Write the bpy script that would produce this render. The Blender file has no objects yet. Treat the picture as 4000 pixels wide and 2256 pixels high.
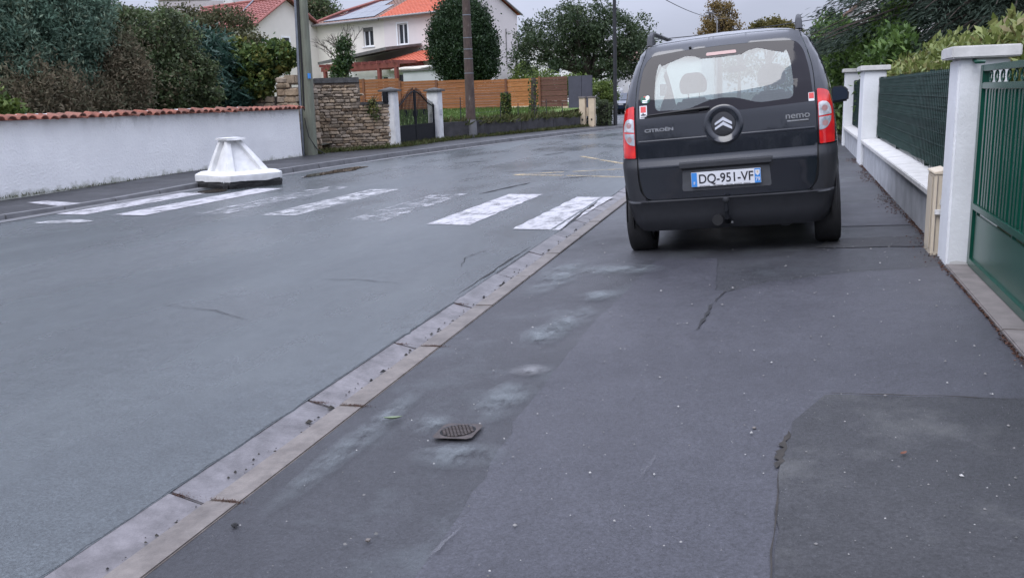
import bpy, bmesh, math, random
import numpy as np
from mathutils import Vector, Matrix
from mathutils.geometry import delaunay_2d_cdt

random.seed(7)
rng = np.random.default_rng(11)
scene = bpy.context.scene
COL = scene.collection
R = math.radians

# ------------------------------------------------------------------ camera
cam_data = bpy.data.cameras.new('camera')
cam = bpy.data.objects.new('camera', cam_data)
COL.objects.link(cam)
cam_data.sensor_width = 36.0
cam_data.lens = 36.0 * 3500.0 / 4000.0
cam_data.clip_start = 0.05
cam_data.clip_end = 3000.0
_y = Vector((1100.0, 778.0, -3500.0)).normalized()      # the street's direction in camera axes
_h = Vector((1.0, 0.033, 0.0))
_up = _h.cross(_y).normalized()
_x = _y.cross(_up)
cam.matrix_world = Matrix(((_x[0], _x[1], _x[2], 0.0), (_y[0], _y[1], _y[2], 0.0),
                           (_up[0], _up[1], _up[2], 1.30), (0, 0, 0, 1)))
scene.camera = cam

# ------------------------------------------------------------------ sky and light
SUN_EL, SUN_AZ = 52.0, 200.0
world = bpy.data.worlds.new('World')
scene.world = world
world.use_nodes = True
wt = world.node_tree
for n in list(wt.nodes):
    wt.nodes.remove(n)
w_out = wt.nodes.new('ShaderNodeOutputWorld')
w_bg = wt.nodes.new('ShaderNodeBackground')
w_bg.inputs['Strength'].default_value = 0.10
w_sky = wt.nodes.new('ShaderNodeTexSky')
w_sky.sky_type = 'NISHITA'
w_sky.sun_disc = False
w_sky.sun_elevation = R(SUN_EL)
w_sky.sun_rotation = R(SUN_AZ)
w_sky.air_density = 1.0
w_sky.dust_density = 1.0
w_tc = wt.nodes.new('ShaderNodeTexCoord')
w_sep = wt.nodes.new('ShaderNodeSeparateXYZ')
wt.links.new(w_tc.outputs['Generated'], w_sep.inputs[0])
w_ramp = wt.nodes.new('ShaderNodeMapRange')              # overcast: the zenith brighter than the horizon
w_ramp.inputs['From Min'].default_value = 0.0
w_ramp.inputs['From Max'].default_value = 1.0
w_ramp.inputs['To Min'].default_value = 2.65
w_ramp.inputs['To Max'].default_value = 14.5
wt.links.new(w_sep.outputs['Z'], w_ramp.inputs['Value'])
w_map = wt.nodes.new('ShaderNodeMapping')
w_map.inputs['Scale'].default_value = (1.5, 1.5, 5.0)
wt.links.new(w_tc.outputs['Generated'], w_map.inputs['Vector'])
w_noise = wt.nodes.new('ShaderNodeTexNoise')
w_noise.inputs['Scale'].default_value = 1.6
w_noise.inputs['Detail'].default_value = 5.0
wt.links.new(w_map.outputs[0], w_noise.inputs['Vector'])
w_nr = wt.nodes.new('ShaderNodeMapRange')
w_nr.inputs['From Min'].default_value = 0.3
w_nr.inputs['From Max'].default_value = 0.7
w_nr.inputs['To Min'].default_value = 0.82
w_nr.inputs['To Max'].default_value = 1.12
wt.links.new(w_noise.outputs['Fac'], w_nr.inputs['Value'])
w_mul = wt.nodes.new('ShaderNodeMath'); w_mul.operation = 'MULTIPLY'
wt.links.new(w_ramp.outputs[0], w_mul.inputs[0]); wt.links.new(w_nr.outputs[0], w_mul.inputs[1])
w_tint = wt.nodes.new('ShaderNodeMix'); w_tint.data_type = 'RGBA'; w_tint.blend_type = 'MULTIPLY'
w_tint.inputs['Factor'].default_value = 1.0
w_tint.inputs['A'].default_value = (0.84, 0.90, 1.13, 1.0)
wt.links.new(w_mul.outputs[0], w_tint.inputs['B'])
w_mix = wt.nodes.new('ShaderNodeMix'); w_mix.data_type = 'RGBA'
w_mix.inputs['Factor'].default_value = 0.98
wt.links.new(w_sky.outputs[0], w_mix.inputs['A'])
wt.links.new(w_tint.outputs['Result'], w_mix.inputs['B'])
wt.links.new(w_mix.outputs['Result'], w_bg.inputs['Color'])
wt.links.new(w_bg.outputs[0], w_out.inputs['Surface'])

sun_data = bpy.data.lights.new('sun', 'SUN')
sun_data.energy = 0.9
sun_data.angle = R(40)
sun_data.color = (1.0, 0.98, 0.97)
sun = bpy.data.objects.new('sun', sun_data)
COL.objects.link(sun)
sun.rotation_euler = (R(90 - SUN_EL), 0, R(180 - SUN_AZ))
scene.view_settings.view_transform = 'Standard'
scene.view_settings.look = 'None'
scene.view_settings.gamma = 1.0
scene.view_settings.exposure = 0.95
try:
    scene.cycles.max_bounces = 8
    scene.cycles.transparent_max_bounces = 12
except Exception:
    pass


# ------------------------------------------------------------------ material helpers
def new_mat(name):
    m = bpy.data.materials.new(name)
    m.use_nodes = True
    nt = m.node_tree
    b = nt.nodes['Principled BSDF']
    return m, nt, b


def coords(nt, scale=(1, 1, 1), kind='Object'):
    tc = nt.nodes.new('ShaderNodeTexCoord')
    mp = nt.nodes.new('ShaderNodeMapping')
    mp.inputs['Scale'].default_value = scale
    nt.links.new(tc.outputs[kind], mp.inputs['Vector'])
    return mp.outputs[0]


def wcoords(nt, scale=(1, 1, 1)):
    g = nt.nodes.new('ShaderNodeNewGeometry')
    mp = nt.nodes.new('ShaderNodeMapping')
    mp.inputs['Scale'].default_value = scale
    nt.links.new(g.outputs['Position'], mp.inputs['Vector'])
    return mp.outputs[0]


def noise(nt, vec, scale, detail=6.0, rough=0.6):
    n = nt.nodes.new('ShaderNodeTexNoise')
    n.inputs['Scale'].default_value = scale
    n.inputs['Detail'].default_value = detail
    n.inputs['Roughness'].default_value = rough
    nt.links.new(vec, n.inputs['Vector'])
    return n.outputs['Fac']


def ramp(nt, fac, stops):
    r = nt.nodes.new('ShaderNodeValToRGB')
    els = r.color_ramp.elements
    while len(els) < len(stops):
        els.new(0.5)
    for e, (p, c) in zip(els, stops):
        e.position = p
        if isinstance(c, (int, float)):
            c = (c, c, c)
        e.color = (c[0], c[1], c[2], 1.0)
    nt.links.new(fac, r.inputs['Fac'])
    return r.outputs['Color']


def mixc(nt, fac, a, b, blend='MIX'):
    m = nt.nodes.new('ShaderNodeMix')
    m.data_type = 'RGBA'
    m.blend_type = blend
    for sock, v in (('Factor', fac), ('A', a), ('B', b)):
        if hasattr(v, 'links') or isinstance(v, bpy.types.NodeSocket):
            nt.links.new(v, m.inputs[sock])
        elif sock == 'Factor':
            m.inputs[sock].default_value = v
        else:
            m.inputs[sock].default_value = (v[0], v[1], v[2], 1.0)
    return m.outputs['Result']


def bump(nt, b, height, strength=0.3, dist=0.01):
    n = nt.nodes.new('ShaderNodeBump')
    n.inputs['Strength'].default_value = strength
    n.inputs['Distance'].default_value = dist
    nt.links.new(height, n.inputs['Height'])
    nt.links.new(n.outputs['Normal'], b.inputs['Normal'])


def simple(name, col, rough=0.6, metal=0.0, var=0.15, scale=6.0, bmp=0.0, bscale=60.0, coat=0.0, bdist=0.004):
    m, nt, b = new_mat(name)
    v = wcoords(nt)
    f = noise(nt, v, scale)
    lo = [c * (1 - var) for c in col]
    hi = [min(1, c * (1 + var)) for c in col]
    nt.links.new(ramp(nt, f, [(0.3, lo), (0.7, hi)]), b.inputs['Base Color'])
    b.inputs['Roughness'].default_value = rough
    b.inputs['Metallic'].default_value = metal
    if coat:
        b.inputs['Coat Weight'].default_value = coat
        b.inputs['Coat Roughness'].default_value = 0.05
    if bmp:
        bump(nt, b, noise(nt, v, bscale, 4.0), bmp, bdist)
    return m


def object_varied(name, cols, rough=0.85, bmp=0.4, bscale=40.0, bdist=0.01, dirt=(0.3, 0.28, 0.25), dirtamt=0.35):
    """colour that differs from piece to piece (Object Info random) with grime on top"""
    m, nt, b = new_mat(name)
    oi = nt.nodes.new('ShaderNodeObjectInfo')
    c = ramp(nt, oi.outputs['Random'], [(i / max(1, len(cols) - 1), q) for i, q in enumerate(cols)])
    v = wcoords(nt)
    f = ramp(nt, noise(nt, v, 5.0, 8.0, 0.65), [(0.42, 0.0), (0.68, 1.0)])
    mm = nt.nodes.new('ShaderNodeMath'); mm.operation = 'MULTIPLY'; mm.inputs[1].default_value = dirtamt
    nt.links.new(f, mm.inputs[0])
    c2 = mixc(nt, mm.outputs[0], c, dirt, 'MULTIPLY')
    f2 = ramp(nt, noise(nt, v, 25.0, 4.0), [(0.3, 0.8), (0.7, 1.15)])
    c3 = mixc(nt, 1.0, c2, f2, 'MULTIPLY')
    nt.links.new(c3, b.inputs['Base Color'])
    b.inputs['Roughness'].default_value = rough
    if bmp:
        bump(nt, b, noise(nt, v, bscale, 5.0), bmp, bdist)
    return m


def asphalt(name, dark, light, stain=None, stain_amt=0.0, wet=(0.28, 0.6), speck=0.0, stretch=(1, 1, 1), bs=0.35, wscale=0.7):
    m, nt, b = new_mat(name)
    v = wcoords(nt)
    vs = wcoords(nt, stretch)
    big = noise(nt, vs, 0.55, 6.0, 0.6)
    c = ramp(nt, big, [(0.32, dark), (0.68, light)])
    fine = ramp(nt, noise(nt, v, 170.0, 2.0, 0.7), [(0.25, 0.72), (0.75, 1.3)])
    c = mixc(nt, 1.0, c, fine, 'MULTIPLY')
    grain = ramp(nt, noise(nt, v, 75.0, 5.0, 0.8), [(0.32, 0.48), (0.68, 1.65)])
    c = mixc(nt, 1.0, c, grain, 'MULTIPLY')
    mid = ramp(nt, noise(nt, v, 9.0, 8.0, 0.75), [(0.3, 0.80), (0.7, 1.2)])
    c = mixc(nt, 1.0, c, mid, 'MULTIPLY')
    if stain:
        s = ramp(nt, noise(nt, vs, 1.7, 8.0, 0.68), [(0.52, 0.0), (0.66, 1.0)])
        mm = nt.nodes.new('ShaderNodeMath'); mm.operation = 'MULTIPLY'; mm.inputs[1].default_value = stain_amt
        nt.links.new(s, mm.inputs[0])
        c = mixc(nt, mm.outputs[0], c, stain)
    if speck:
        vo = nt.nodes.new('ShaderNodeTexVoronoi'); vo.inputs['Scale'].default_value = 60.0
        nt.links.new(v, vo.inputs['Vector'])
        sp = ramp(nt, vo.outputs['Distance'], [(0.05, 1.0), (0.12, 0.0)])
        rr = ramp(nt, vo.outputs['Color'], [(0.72, 0.0), (0.78, 1.0)])
        m2 = mixc(nt, 1.0, sp, rr, 'MULTIPLY')
        m3 = nt.nodes.new('ShaderNodeMath'); m3.operation = 'MULTIPLY'; m3.inputs[1].default_value = speck
        nt.links.new(m2, m3.inputs[0])
        c = mixc(nt, m3.outputs[0], c, (0.4, 0.4, 0.38))
    nt.links.new(c, b.inputs['Base Color'])
    wn = nt.nodes.new('ShaderNodeMapRange')
    wn.inputs['From Min'].default_value = 0.36; wn.inputs['From Max'].default_value = 0.64
    wn.inputs['To Min'].default_value = wet[0]; wn.inputs['To Max'].default_value = wet[1]
    nt.links.new(noise(nt, vs, wscale, 5.0, 0.6), wn.inputs['Value'])
    nt.links.new(wn.outputs[0], b.inputs['Roughness'])
    b.inputs['Specular IOR Level'].default_value = 0.55
    bump(nt, b, noise(nt, v, 95.0, 4.0, 0.8), bs, 0.010)
    return m


def foliage(name, cols, rough=0.5, trans=0.25):
    m, nt, b = new_mat(name)
    at = nt.nodes.new('ShaderNodeAttribute'); at.attribute_name = 'rnd'
    c = ramp(nt, at.outputs['Fac'], [(i / max(1, len(cols) - 1), q) for i, q in enumerate(cols)])
    nt.links.new(c, b.inputs['Base Color'])
    b.inputs['Roughness'].default_value = rough
    b.inputs['Specular IOR Level'].default_value = 0.3
    tr = nt.nodes.new('ShaderNodeBsdfTranslucent')
    nt.links.new(c, tr.inputs['Color'])
    mx = nt.nodes.new('ShaderNodeMixShader'); mx.inputs[0].default_value = trans
    nt.links.new(b.outputs[0], mx.inputs[1]); nt.links.new(tr.outputs[0], mx.inputs[2])
    nt.links.new(mx.outputs[0], nt.nodes['Material Output'].inputs['Surface'])
    return m


def glass_mat(name, tint=(0.75, 0.82, 0.82), refl=1.0, ior=1.5, haze=0.0):
    m, nt, b = new_mat(name)
    nt.nodes.remove(b)
    tr = nt.nodes.new('ShaderNodeBsdfTransparent'); tr.inputs['Color'].default_value = (*tint, 1)
    gl = nt.nodes.new('ShaderNodeBsdfGlossy'); gl.inputs['Roughness'].default_value = 0.02
    gl.inputs['Color'].default_value = (refl, refl, refl, 1)
    lw_ = nt.nodes.new('ShaderNodeLayerWeight'); lw_.inputs['Blend'].default_value = 0.5
    pw_ = nt.nodes.new('ShaderNodeMath'); pw_.operation = 'POWER'; pw_.inputs[1].default_value = 5.0
    nt.links.new(lw_.outputs['Facing'], pw_.inputs[0])
    f0 = ((ior - 1) / (ior + 1)) ** 2
    ma = nt.nodes.new('ShaderNodeMath'); ma.operation = 'MULTIPLY_ADD'; ma.inputs[1].default_value = 1 - f0; ma.inputs[2].default_value = f0
    nt.links.new(pw_.outputs[0], ma.inputs[0])
    mx = nt.nodes.new('ShaderNodeMixShader')
    nt.links.new(ma.outputs[0], mx.inputs[0]); nt.links.new(gl.outputs[0], mx.inputs[2])
    if haze:                      # a film of rain and road dust on the pane
        df = nt.nodes.new('ShaderNodeBsdfDiffuse'); df.inputs['Color'].default_value = (0.50, 0.57, 0.58, 1)
        hz = nt.nodes.new('ShaderNodeMixShader')
        mr = nt.nodes.new('ShaderNodeMapRange'); mr.inputs['To Min'].default_value = haze * .7; mr.inputs['To Max'].default_value = haze * 1.3
        nt.links.new(noise(nt, wcoords(nt), 5.0, 5.0), mr.inputs['Value'])
        nt.links.new(mr.outputs[0], hz.inputs[0]); nt.links.new(tr.outputs[0], hz.inputs[1]); nt.links.new(df.outputs[0], hz.inputs[2])
        nt.links.new(hz.outputs[0], mx.inputs[1])
    else:
        nt.links.new(tr.outputs[0], mx.inputs[1])
    nt.links.new(mx.outputs[0], nt.nodes['Material Output'].inputs['Surface'])
    return m


def paint_mark(name, col, wear=0.45, scale=5.0, soft=0.16, rough=0.45, fade=0):
    """road paint worn through in patches: bare asphalt shows where it is gone"""
    m, nt, b = new_mat(name)
    v = wcoords(nt, (1.0, 0.55, 1.0))
    b.inputs['Roughness'].default_value = rough
    f = noise(nt, v, scale, 9.0, 0.72)
    c = ramp(nt, noise(nt, wcoords(nt), 30.0, 4.0), [(0.3, [q * 0.82 for q in col]), (0.7, col)])
    nt.links.new(c, b.inputs['Base Color'])
    a = ramp(nt, f, [(max(0.0, wear - soft), 0.0), (wear + soft, 1.0)])
    if fade:
        tc = nt.nodes.new('ShaderNodeTexCoord')
        ds = nt.nodes.new('ShaderNodeVectorMath'); ds.operation = 'DISTANCE'
        ds.inputs[1].default_value = (0.5, 0.5, 0.5)
        mp = nt.nodes.new('ShaderNodeMapping'); mp.inputs['Scale'].default_value = (1, 1, 0); mp.inputs['Location'].default_value = (0, 0, 0.5)
        nt.links.new(tc.outputs['Generated'], mp.inputs['Vector']); nt.links.new(mp.outputs[0], ds.inputs[0])
        a = mixc(nt, 1.0, a, ramp(nt, ds.outputs['Value'], [(0.08, fade), (0.46, 0.0)]), 'MULTIPLY')
    nt.links.new(a, b.inputs['Alpha'])
    bump(nt, b, noise(nt, wcoords(nt), 130.0, 3.0), 0.25, 0.004)
    return m


M = {}
M['road'] = asphalt('road_asphalt', (0.036, 0.043, 0.047), (0.066, 0.076, 0.081), stain=(0.078, 0.090, 0.094), stain_amt=0.5,
                    wet=(0.16, 0.42), stretch=(1.0, 0.35, 1.0))
M['pave'] = asphalt('pavement_asphalt', (0.019, 0.0195, 0.023), (0.040, 0.041, 0.047), stain=(0.11, 0.128, 0.135), stain_amt=0.28,
                    wet=(0.32, 0.62), speck=0.4, bs=0.6)
M['pave_new'] = asphalt('trench_asphalt', (0.029, 0.029, 0.036), (0.046, 0.046, 0.055), wet=(0.34, 0.62), speck=0.35, bs=0.4)
M['pave_rough'] = asphalt('rough_asphalt', (0.022, 0.022, 0.025), (0.042, 0.042, 0.045), stain=(0.16, 0.16, 0.15), stain_amt=0.35,
                          wet=(0.45, 0.75), speck=0.9, bs=0.9)
M['pave_far'] = asphalt('footway_asphalt', (0.014, 0.014, 0.016), (0.026, 0.0265, 0.030), wet=(0.38, 0.65))
M['gutter'] = object_varied('gutter_concrete', [(0.145, 0.133, 0.138), (0.170, 0.156, 0.160), (0.128, 0.120, 0.126)], 0.32, 0.4, 70.0, 0.008, (0.22, 0.21, 0.20), 0.75)
M['kerb_tan'] = object_varied('kerb_concrete', [(0.140, 0.121, 0.107), (0.165, 0.144, 0.129), (0.148, 0.126, 0.109)], 0.45, 0.4, 70.0, 0.008, (0.30, 0.27, 0.25), 0.6)
M['kerb_grey'] = simple('kerb_grey_concrete', (0.13, 0.13, 0.135), 0.6, 0, 0.25, 4.0, 0.35, 60.0)
M['white_paint'] = paint_mark('white_road_paint', (0.47, 0.46, 0.48), 0.41, 6.0, 0.12)
M['white_paint_worn'] = paint_mark('white_road_paint_worn', (0.48, 0.48, 0.49), 0.50, 6.0, 0.10)
M['white_paint_gone'] = paint_mark('white_road_paint_nearly_gone', (0.44, 0.44, 0.46), 0.565, 6.0, 0.10)
M['yellow_paint'] = paint_mark('yellow_road_paint', (0.55, 0.42, 0.22), 0.47)
M['water'] = simple('puddle_water', (0.055, 0.045, 0.035), 0.04, 0, 0.2, 2.0)
M['render_white'] = None
m, nt, b = new_mat('white_roughcast_render')
v = wcoords(nt)
c = ramp(nt, noise(nt, v, 1.3, 6.0), [(0.3, (0.78, 0.78, 0.78)), (0.7, (0.87, 0.87, 0.86))])
g_ = nt.nodes.new('ShaderNodeSeparateXYZ'); nt.links.new(wcoords(nt), g_.inputs[0])
nz = nt.nodes.new('ShaderNodeMath'); nz.operation = 'MULTIPLY_ADD'; nz.inputs[1].default_value = 0.45; nz.inputs[2].default_value = -0.16
nt.links.new(noise(nt, v, 6.0, 6.0, 0.7), nz.inputs[0])
sb = nt.nodes.new('ShaderNodeMath'); sb.operation = 'SUBTRACT'
nt.links.new(g_.outputs['Z'], sb.inputs[0]); nt.links.new(nz.outputs[0], sb.inputs[1])
foot = ramp(nt, sb.outputs[0], [(0.0, 1.0), (0.10, 0.0)])
c = mixc(nt, foot, c, (0.42, 0.43, 0.38))
nt.links.new(c, b.inputs['Base Color'])
b.inputs['Roughness'].default_value = 0.9
bump(nt, b, noise(nt, v, 26.0, 5.0, 0.7), 0.75, 0.03)
M['render_white'] = m
M['white_wall'] = simple('white_painted_masonry', (0.72, 0.73, 0.74), 0.8, 0, 0.07, 3.0, 0.35, 35.0, bdist=0.01)
M['white_conc'] = simple('white_painted_concrete', (0.60, 0.60, 0.595), 0.75, 0, 0.14, 6.0, 0.15, 30.0)
M['cap_stone'] = simple('pale_reconstituted_stone', (0.58, 0.57, 0.55), 0.8, 0, 0.14, 9.0, 0.35, 50.0)
M['grey_render'] = simple('grey_stained_render', (0.40, 0.41, 0.43), 0.85, 0, 0.22, 4.0, 0.3, 40.0)
M['sill_stone'] = simple('brown_grey_sill_stone', (0.17, 0.15, 0.14), 0.7, 0, 0.25, 7.0, 0.35, 60.0)
M['bitumen'] = simple('black_bitumen_rubble', (0.014, 0.014, 0.015), 0.75, 0, 0.4, 9.0, 0.8, 30.0, bdist=0.03)
M['stone'] = object_varied('limestone_blocks', [(0.25, 0.175, 0.115), (0.40, 0.31, 0.215), (0.27, 0.22, 0.17), (0.45, 0.37, 0.29), (0.33, 0.24, 0.155)],
                           0.95, 0.7, 22.0, 0.02, (0.25, 0.24, 0.23), 0.6)
M['mortar'] = simple('dark_lime_mortar', (0.16, 0.13, 0.105), 0.95, 0, 0.35, 9.0, 0.6, 40.0)
M['stone_cap'] = simple('mossy_dark_coping', (0.075, 0.075, 0.075), 0.95, 0, 0.35, 8.0, 0.6, 30.0, bdist=0.02)
M['tile'] = object_varied('red_clay_tile', [(0.26, 0.095, 0.065), (0.33, 0.115, 0.075), (0.20, 0.085, 0.062), (0.29, 0.13, 0.095)], 0.8, 0.4, 40.0, 0.006,
                          (0.2, 0.19, 0.17), 0.7)
M['roof_red'] = object_varied('weathered_red_roof', [(0.29, 0.105, 0.092), (0.33, 0.125, 0.108), (0.26, 0.095, 0.085)], 0.8, 0.2, 20.0, 0.01, (0.4, 0.36, 0.33), 0.5)
M['roof_orange'] = object_varied('new_orange_roof', [(0.46, 0.105, 0.055), (0.50, 0.12, 0.062), (0.43, 0.098, 0.052)], 0.8, 0.2, 20.0, 0.01, (0.5, 0.45, 0.4), 0.35)
M['roof_brown'] = object_varied('brown_old_roof', [(0.21, 0.125, 0.095), (0.25, 0.15, 0.12)], 0.85, 0.2, 20.0, 0.01, (0.35, 0.33, 0.3), 0.6)
M['solar'] = simple('solar_panel_glass', (0.02, 0.03, 0.05), 0.06, 0, 0.2, 1.0, coat=0.6)
M['cream'] = simple('cream_house_render', (0.70, 0.66, 0.60), 0.9, 0, 0.06, 0.8, 0.15, 20.0)
M['pink'] = simple('pinkish_house_render', (0.66, 0.60, 0.585), 0.9, 0, 0.05, 0.8, 0.15, 20.0)
M['house_white'] = simple('white_house_render', (0.72, 0.71, 0.69), 0.9, 0, 0.06, 0.8)
M['house_grey'] = simple('grey_house_render', (0.42, 0.43, 0.43), 0.9, 0, 0.08, 0.8)
M['pvc'] = simple('white_window_plastic', (0.76, 0.77, 0.78), 0.4, 0, 0.05, 3.0)
M['pane'] = simple('dark_window_pane', (0.02, 0.024, 0.03), 0.08, 0, 0.2, 1.5)
M['zinc'] = simple('zinc_gutter', (0.24, 0.23, 0.23), 0.5, 0.5, 0.15, 3.0)
M['fibre'] = simple('dark_fibre_cement_roof', (0.10, 0.098, 0.092), 0.9, 0, 0.3, 4.0, 0.3, 20.0)
M['pergola'] = simple('red_brown_stained_timber', (0.17, 0.042, 0.03), 0.7, 0, 0.2, 6.0)
M['awning'] = simple('pale_awning_cloth', (0.66, 0.63, 0.55), 0.85, 0, 0.05, 4.0)
def wood(name, cols):
    m, nt, b = new_mat(name)
    oi = nt.nodes.new('ShaderNodeObjectInfo')
    c = ramp(nt, oi.outputs['Random'], [(i / (len(cols) - 1), q) for i, q in enumerate(cols)])
    v = wcoords(nt, (1.5, 1.5, 14.0))
    f = ramp(nt, noise(nt, v, 3.0, 7.0, 0.65), [(0.3, 0.68), (0.7, 1.2)])
    nt.links.new(mixc(nt, 1.0, c, f, 'MULTIPLY'), b.inputs['Base Color'])
    b.inputs['Roughness'].default_value = 0.75
    return m
M['wood'] = wood('orange_stained_boards', [(0.24, 0.088, 0.026), (0.285, 0.108, 0.034), (0.205, 0.078, 0.027)])
M['wood_bright'] = wood('fresh_orange_boards', [(0.34, 0.135, 0.040), (0.38, 0.155, 0.048)])
M['wood_brown'] = wood('dark_brown_boards', [(0.105, 0.045, 0.03), (0.13, 0.058, 0.038)])
M['post_wood'] = wood('brown_fence_post', [(0.15, 0.06, 0.03), (0.18, 0.075, 0.035)])
M['slate_panel'] = simple('anthracite_panel', (0.055, 0.055, 0.075), 0.6, 0, 0.12, 4.0)
m, nt, b = new_mat('weathered_green_pole')
v = wcoords(nt, (3.0, 3.0, 0.35))
c = ramp(nt, noise(nt, v, 4.0, 7.0, 0.65), [(0.3, (0.115, 0.105, 0.085)), (0.5, (0.155, 0.165, 0.125)), (0.7, (0.21, 0.225, 0.17))])
nt.links.new(c, b.inputs['Base Color']); b.inputs['Roughness'].default_value = 0.85
bump(nt, b, noise(nt, wcoords(nt, (30, 30, 1.5)), 3.0, 5.0), 0.5, 0.01)
M['pole_green'] = m
m, nt, b = new_mat('brown_lichened_pole')
v = wcoords(nt, (3.0, 3.0, 1.2))
c = ramp(nt, noise(nt, v, 4.0, 7.0, 0.65), [(0.3, (0.05, 0.036, 0.032)), (0.62, (0.088, 0.062, 0.052)), (0.74, (0.20, 0.19, 0.17))])
nt.links.new(c, b.inputs['Base Color']); b.inputs['Roughness'].default_value = 0.9
bump(nt, b, noise(nt, wcoords(nt, (30, 30, 3)), 3.0, 5.0), 0.5, 0.01)
M['pole_brown'] = m
M['dark_metal'] = simple('dark_grey_metal', (0.03, 0.031, 0.035), 0.5, 0.3, 0.15, 4.0)
M['galv'] = simple('galvanised_strip', (0.22, 0.24, 0.27), 0.45, 0.5, 0.2, 6.0)
M['gate_black'] = simple('black_painted_iron', (0.008, 0.009, 0.012), 0.65, 0.0, 0.25, 10.0)
M['gate_green'] = simple('dark_green_gate_paint', (0.006, 0.062, 0.040), 0.25, 0, 0.10, 3.0)
M['mesh_green'] = object_varied('green_screen_strip', [(0.014, 0.050, 0.040), (0.020, 0.068, 0.054), (0.010, 0.038, 0.032)], 0.6, 0.0)
M['wire_green'] = simple('green_plastic_wire', (0.005, 0.022, 0.017), 0.85, 0, 0.1, 3.0)
M['meter_box'] = simple('cream_meter_box_plastic', (0.60, 0.52, 0.40), 0.55, 0, 0.08, 4.0)
M['cream_box'] = simple('cream_letterbox_concrete', (0.55, 0.45, 0.32), 0.75, 0, 0.12, 4.0)
M['dark_wall'] = simple('blackened_low_wall', (0.042, 0.040, 0.043), 0.9, 0, 0.45, 3.0, 0.5, 25.0, bdist=0.015)
M['hedge_dark'] = None
M['grass'] = foliage('grass_blades', [(0.035, 0.075, 0.014), (0.07, 0.125, 0.024), (0.10, 0.13, 0.035)], 0.7)
M['weed'] = foliage('weed_blades', [(0.045, 0.060, 0.018), (0.07, 0.085, 0.025), (0.11, 0.095, 0.045)], 0.8)
M['lawn'] = simple('lawn_ground', (0.085, 0.135, 0.028), 0.95, 0, 0.3, 3.0, 0.5, 30.0)
M['earth'] = simple('garden_earth', (0.05, 0.048, 0.032), 0.95, 0, 0.35, 1.5, 0.4, 20.0)
M['litter'] = foliage('dead_leaf_litter', [(0.05, 0.026, 0.019), (0.085, 0.038, 0.026), (0.11, 0.058, 0.036)], 0.8, 0.05)
M['pebble'] = foliage('small_pale_stones', [(0.10, 0.10, 0.095), (0.22, 0.21, 0.20), (0.42, 0.41, 0.39)], 0.7, 0.0)
M['grit'] = foliage('dark_grit', [(0.012, 0.012, 0.013), (0.04, 0.036, 0.03)], 0.8, 0.0)
M['dirt_brown'] = simple('dark_brown_crack_dirt', (0.030, 0.026, 0.022), 0.9, 0, 0.4, 20.0, 0.5, 60.0)
M['bark'] = simple('tree_bark', (0.065, 0.052, 0.043), 0.95, 0, 0.3, 8.0, 0.6, 30.0, bdist=0.02)
M['iron'] = simple('rusty_cast_iron', (0.060, 0.048, 0.044), 0.65, 0.2, 0.35, 40.0, 0.4, 90.0)
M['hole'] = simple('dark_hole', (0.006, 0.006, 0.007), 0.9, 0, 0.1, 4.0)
# car
M['car_paint'] = simple('dark_blue_grey_car_paint', (0.006, 0.008, 0.014), 0.24, 0.1, 0.10, 2.0, coat=0.9)
M['car_plastic'] = simple('charcoal_bumper_plastic', (0.020, 0.021, 0.025), 0.46, 0, 0.12, 20.0, 0.10, 200.0)
M['car_recess'] = simple('grey_recess_plastic', (0.060, 0.062, 0.068), 0.5, 0, 0.12, 20.0)
M['car_trim'] = simple('black_car_rubber', (0.008, 0.008, 0.009), 0.6, 0, 0.1, 10.0)
M['tyre'] = simple('tyre_rubber', (0.012, 0.012, 0.013), 0.75, 0, 0.2, 10.0, 0.4, 60.0)
M['rim'] = simple('steel_wheel', (0.18, 0.18, 0.19), 0.4, 0.8, 0.1, 5.0)
M['frit'] = simple('black_glass_border', (0.010, 0.008, 0.012), 0.05, 0, 0.1, 2.0)
M['frit'].node_tree.nodes['Principled BSDF'].inputs['Specular IOR Level'].default_value = 0.32
M['glass'] = glass_mat('car_glass', (0.46, 0.56, 0.56), 1.0, 1.75, 0.12)
M['glass_side'] = glass_mat('car_side_glass', (0.68, 0.77, 0.75), 1.0, 1.5)
M['seat'] = simple('grey_seat_cloth', (0.11, 0.125, 0.145), 0.9, 0, 0.12, 20.0)
M['seat_dark'] = simple('dark_seat_cloth', (0.02, 0.02, 0.022), 0.9, 0, 0.12, 20.0)
M['interior'] = simple('pale_grey_headlining', (0.52, 0.56, 0.57), 0.9, 0, 0.08, 10.0)
M['chrome'] = simple('satin_chrome', (0.78, 0.78, 0.80), 0.22, 0.9, 0.05, 10.0)
m, nt, b = new_mat('red_lamp_lens')
v = wcoords(nt)
wv = nt.nodes.new('ShaderNodeTexVoronoi'); wv.inputs['Scale'].default_value = 14.0; nt.links.new(v, wv.inputs['Vector'])
nt.links.new(ramp(nt, wv.outputs['Distance'], [(0.0, (0.80, 0.03, 0.02)), (0.6, (0.55, 0.010, 0.014))]), b.inputs['Base Color'])
b.inputs['Roughness'].default_value = 0.12
b.inputs['Coat Weight'].default_value = 0.8
M['lamp_red'] = m
M['gate_black'].node_tree.nodes['Principled BSDF'].inputs['Specular IOR Level'].default_value = 0.2
M['lamp_clear'] = simple('clear_lamp_lens', (0.60, 0.61, 0.63), 0.15, 0.3, 0.35, 22.0, coat=0.9)
M['lamp_clear_low'] = simple('clear_lower_lens', (0.40, 0.43, 0.46), 0.15, 0.3, 0.3, 22.0, coat=0.9)
M['stop_lens'] = simple('dusty_pink_stop_lens', (0.36, 0.20, 0.19), 0.3, 0, 0.1, 10.0, coat=0.4)
M['plate_white'] = simple('reflective_white_plate', (0.66, 0.67, 0.70), 0.4, 0, 0.03, 10.0)
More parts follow.
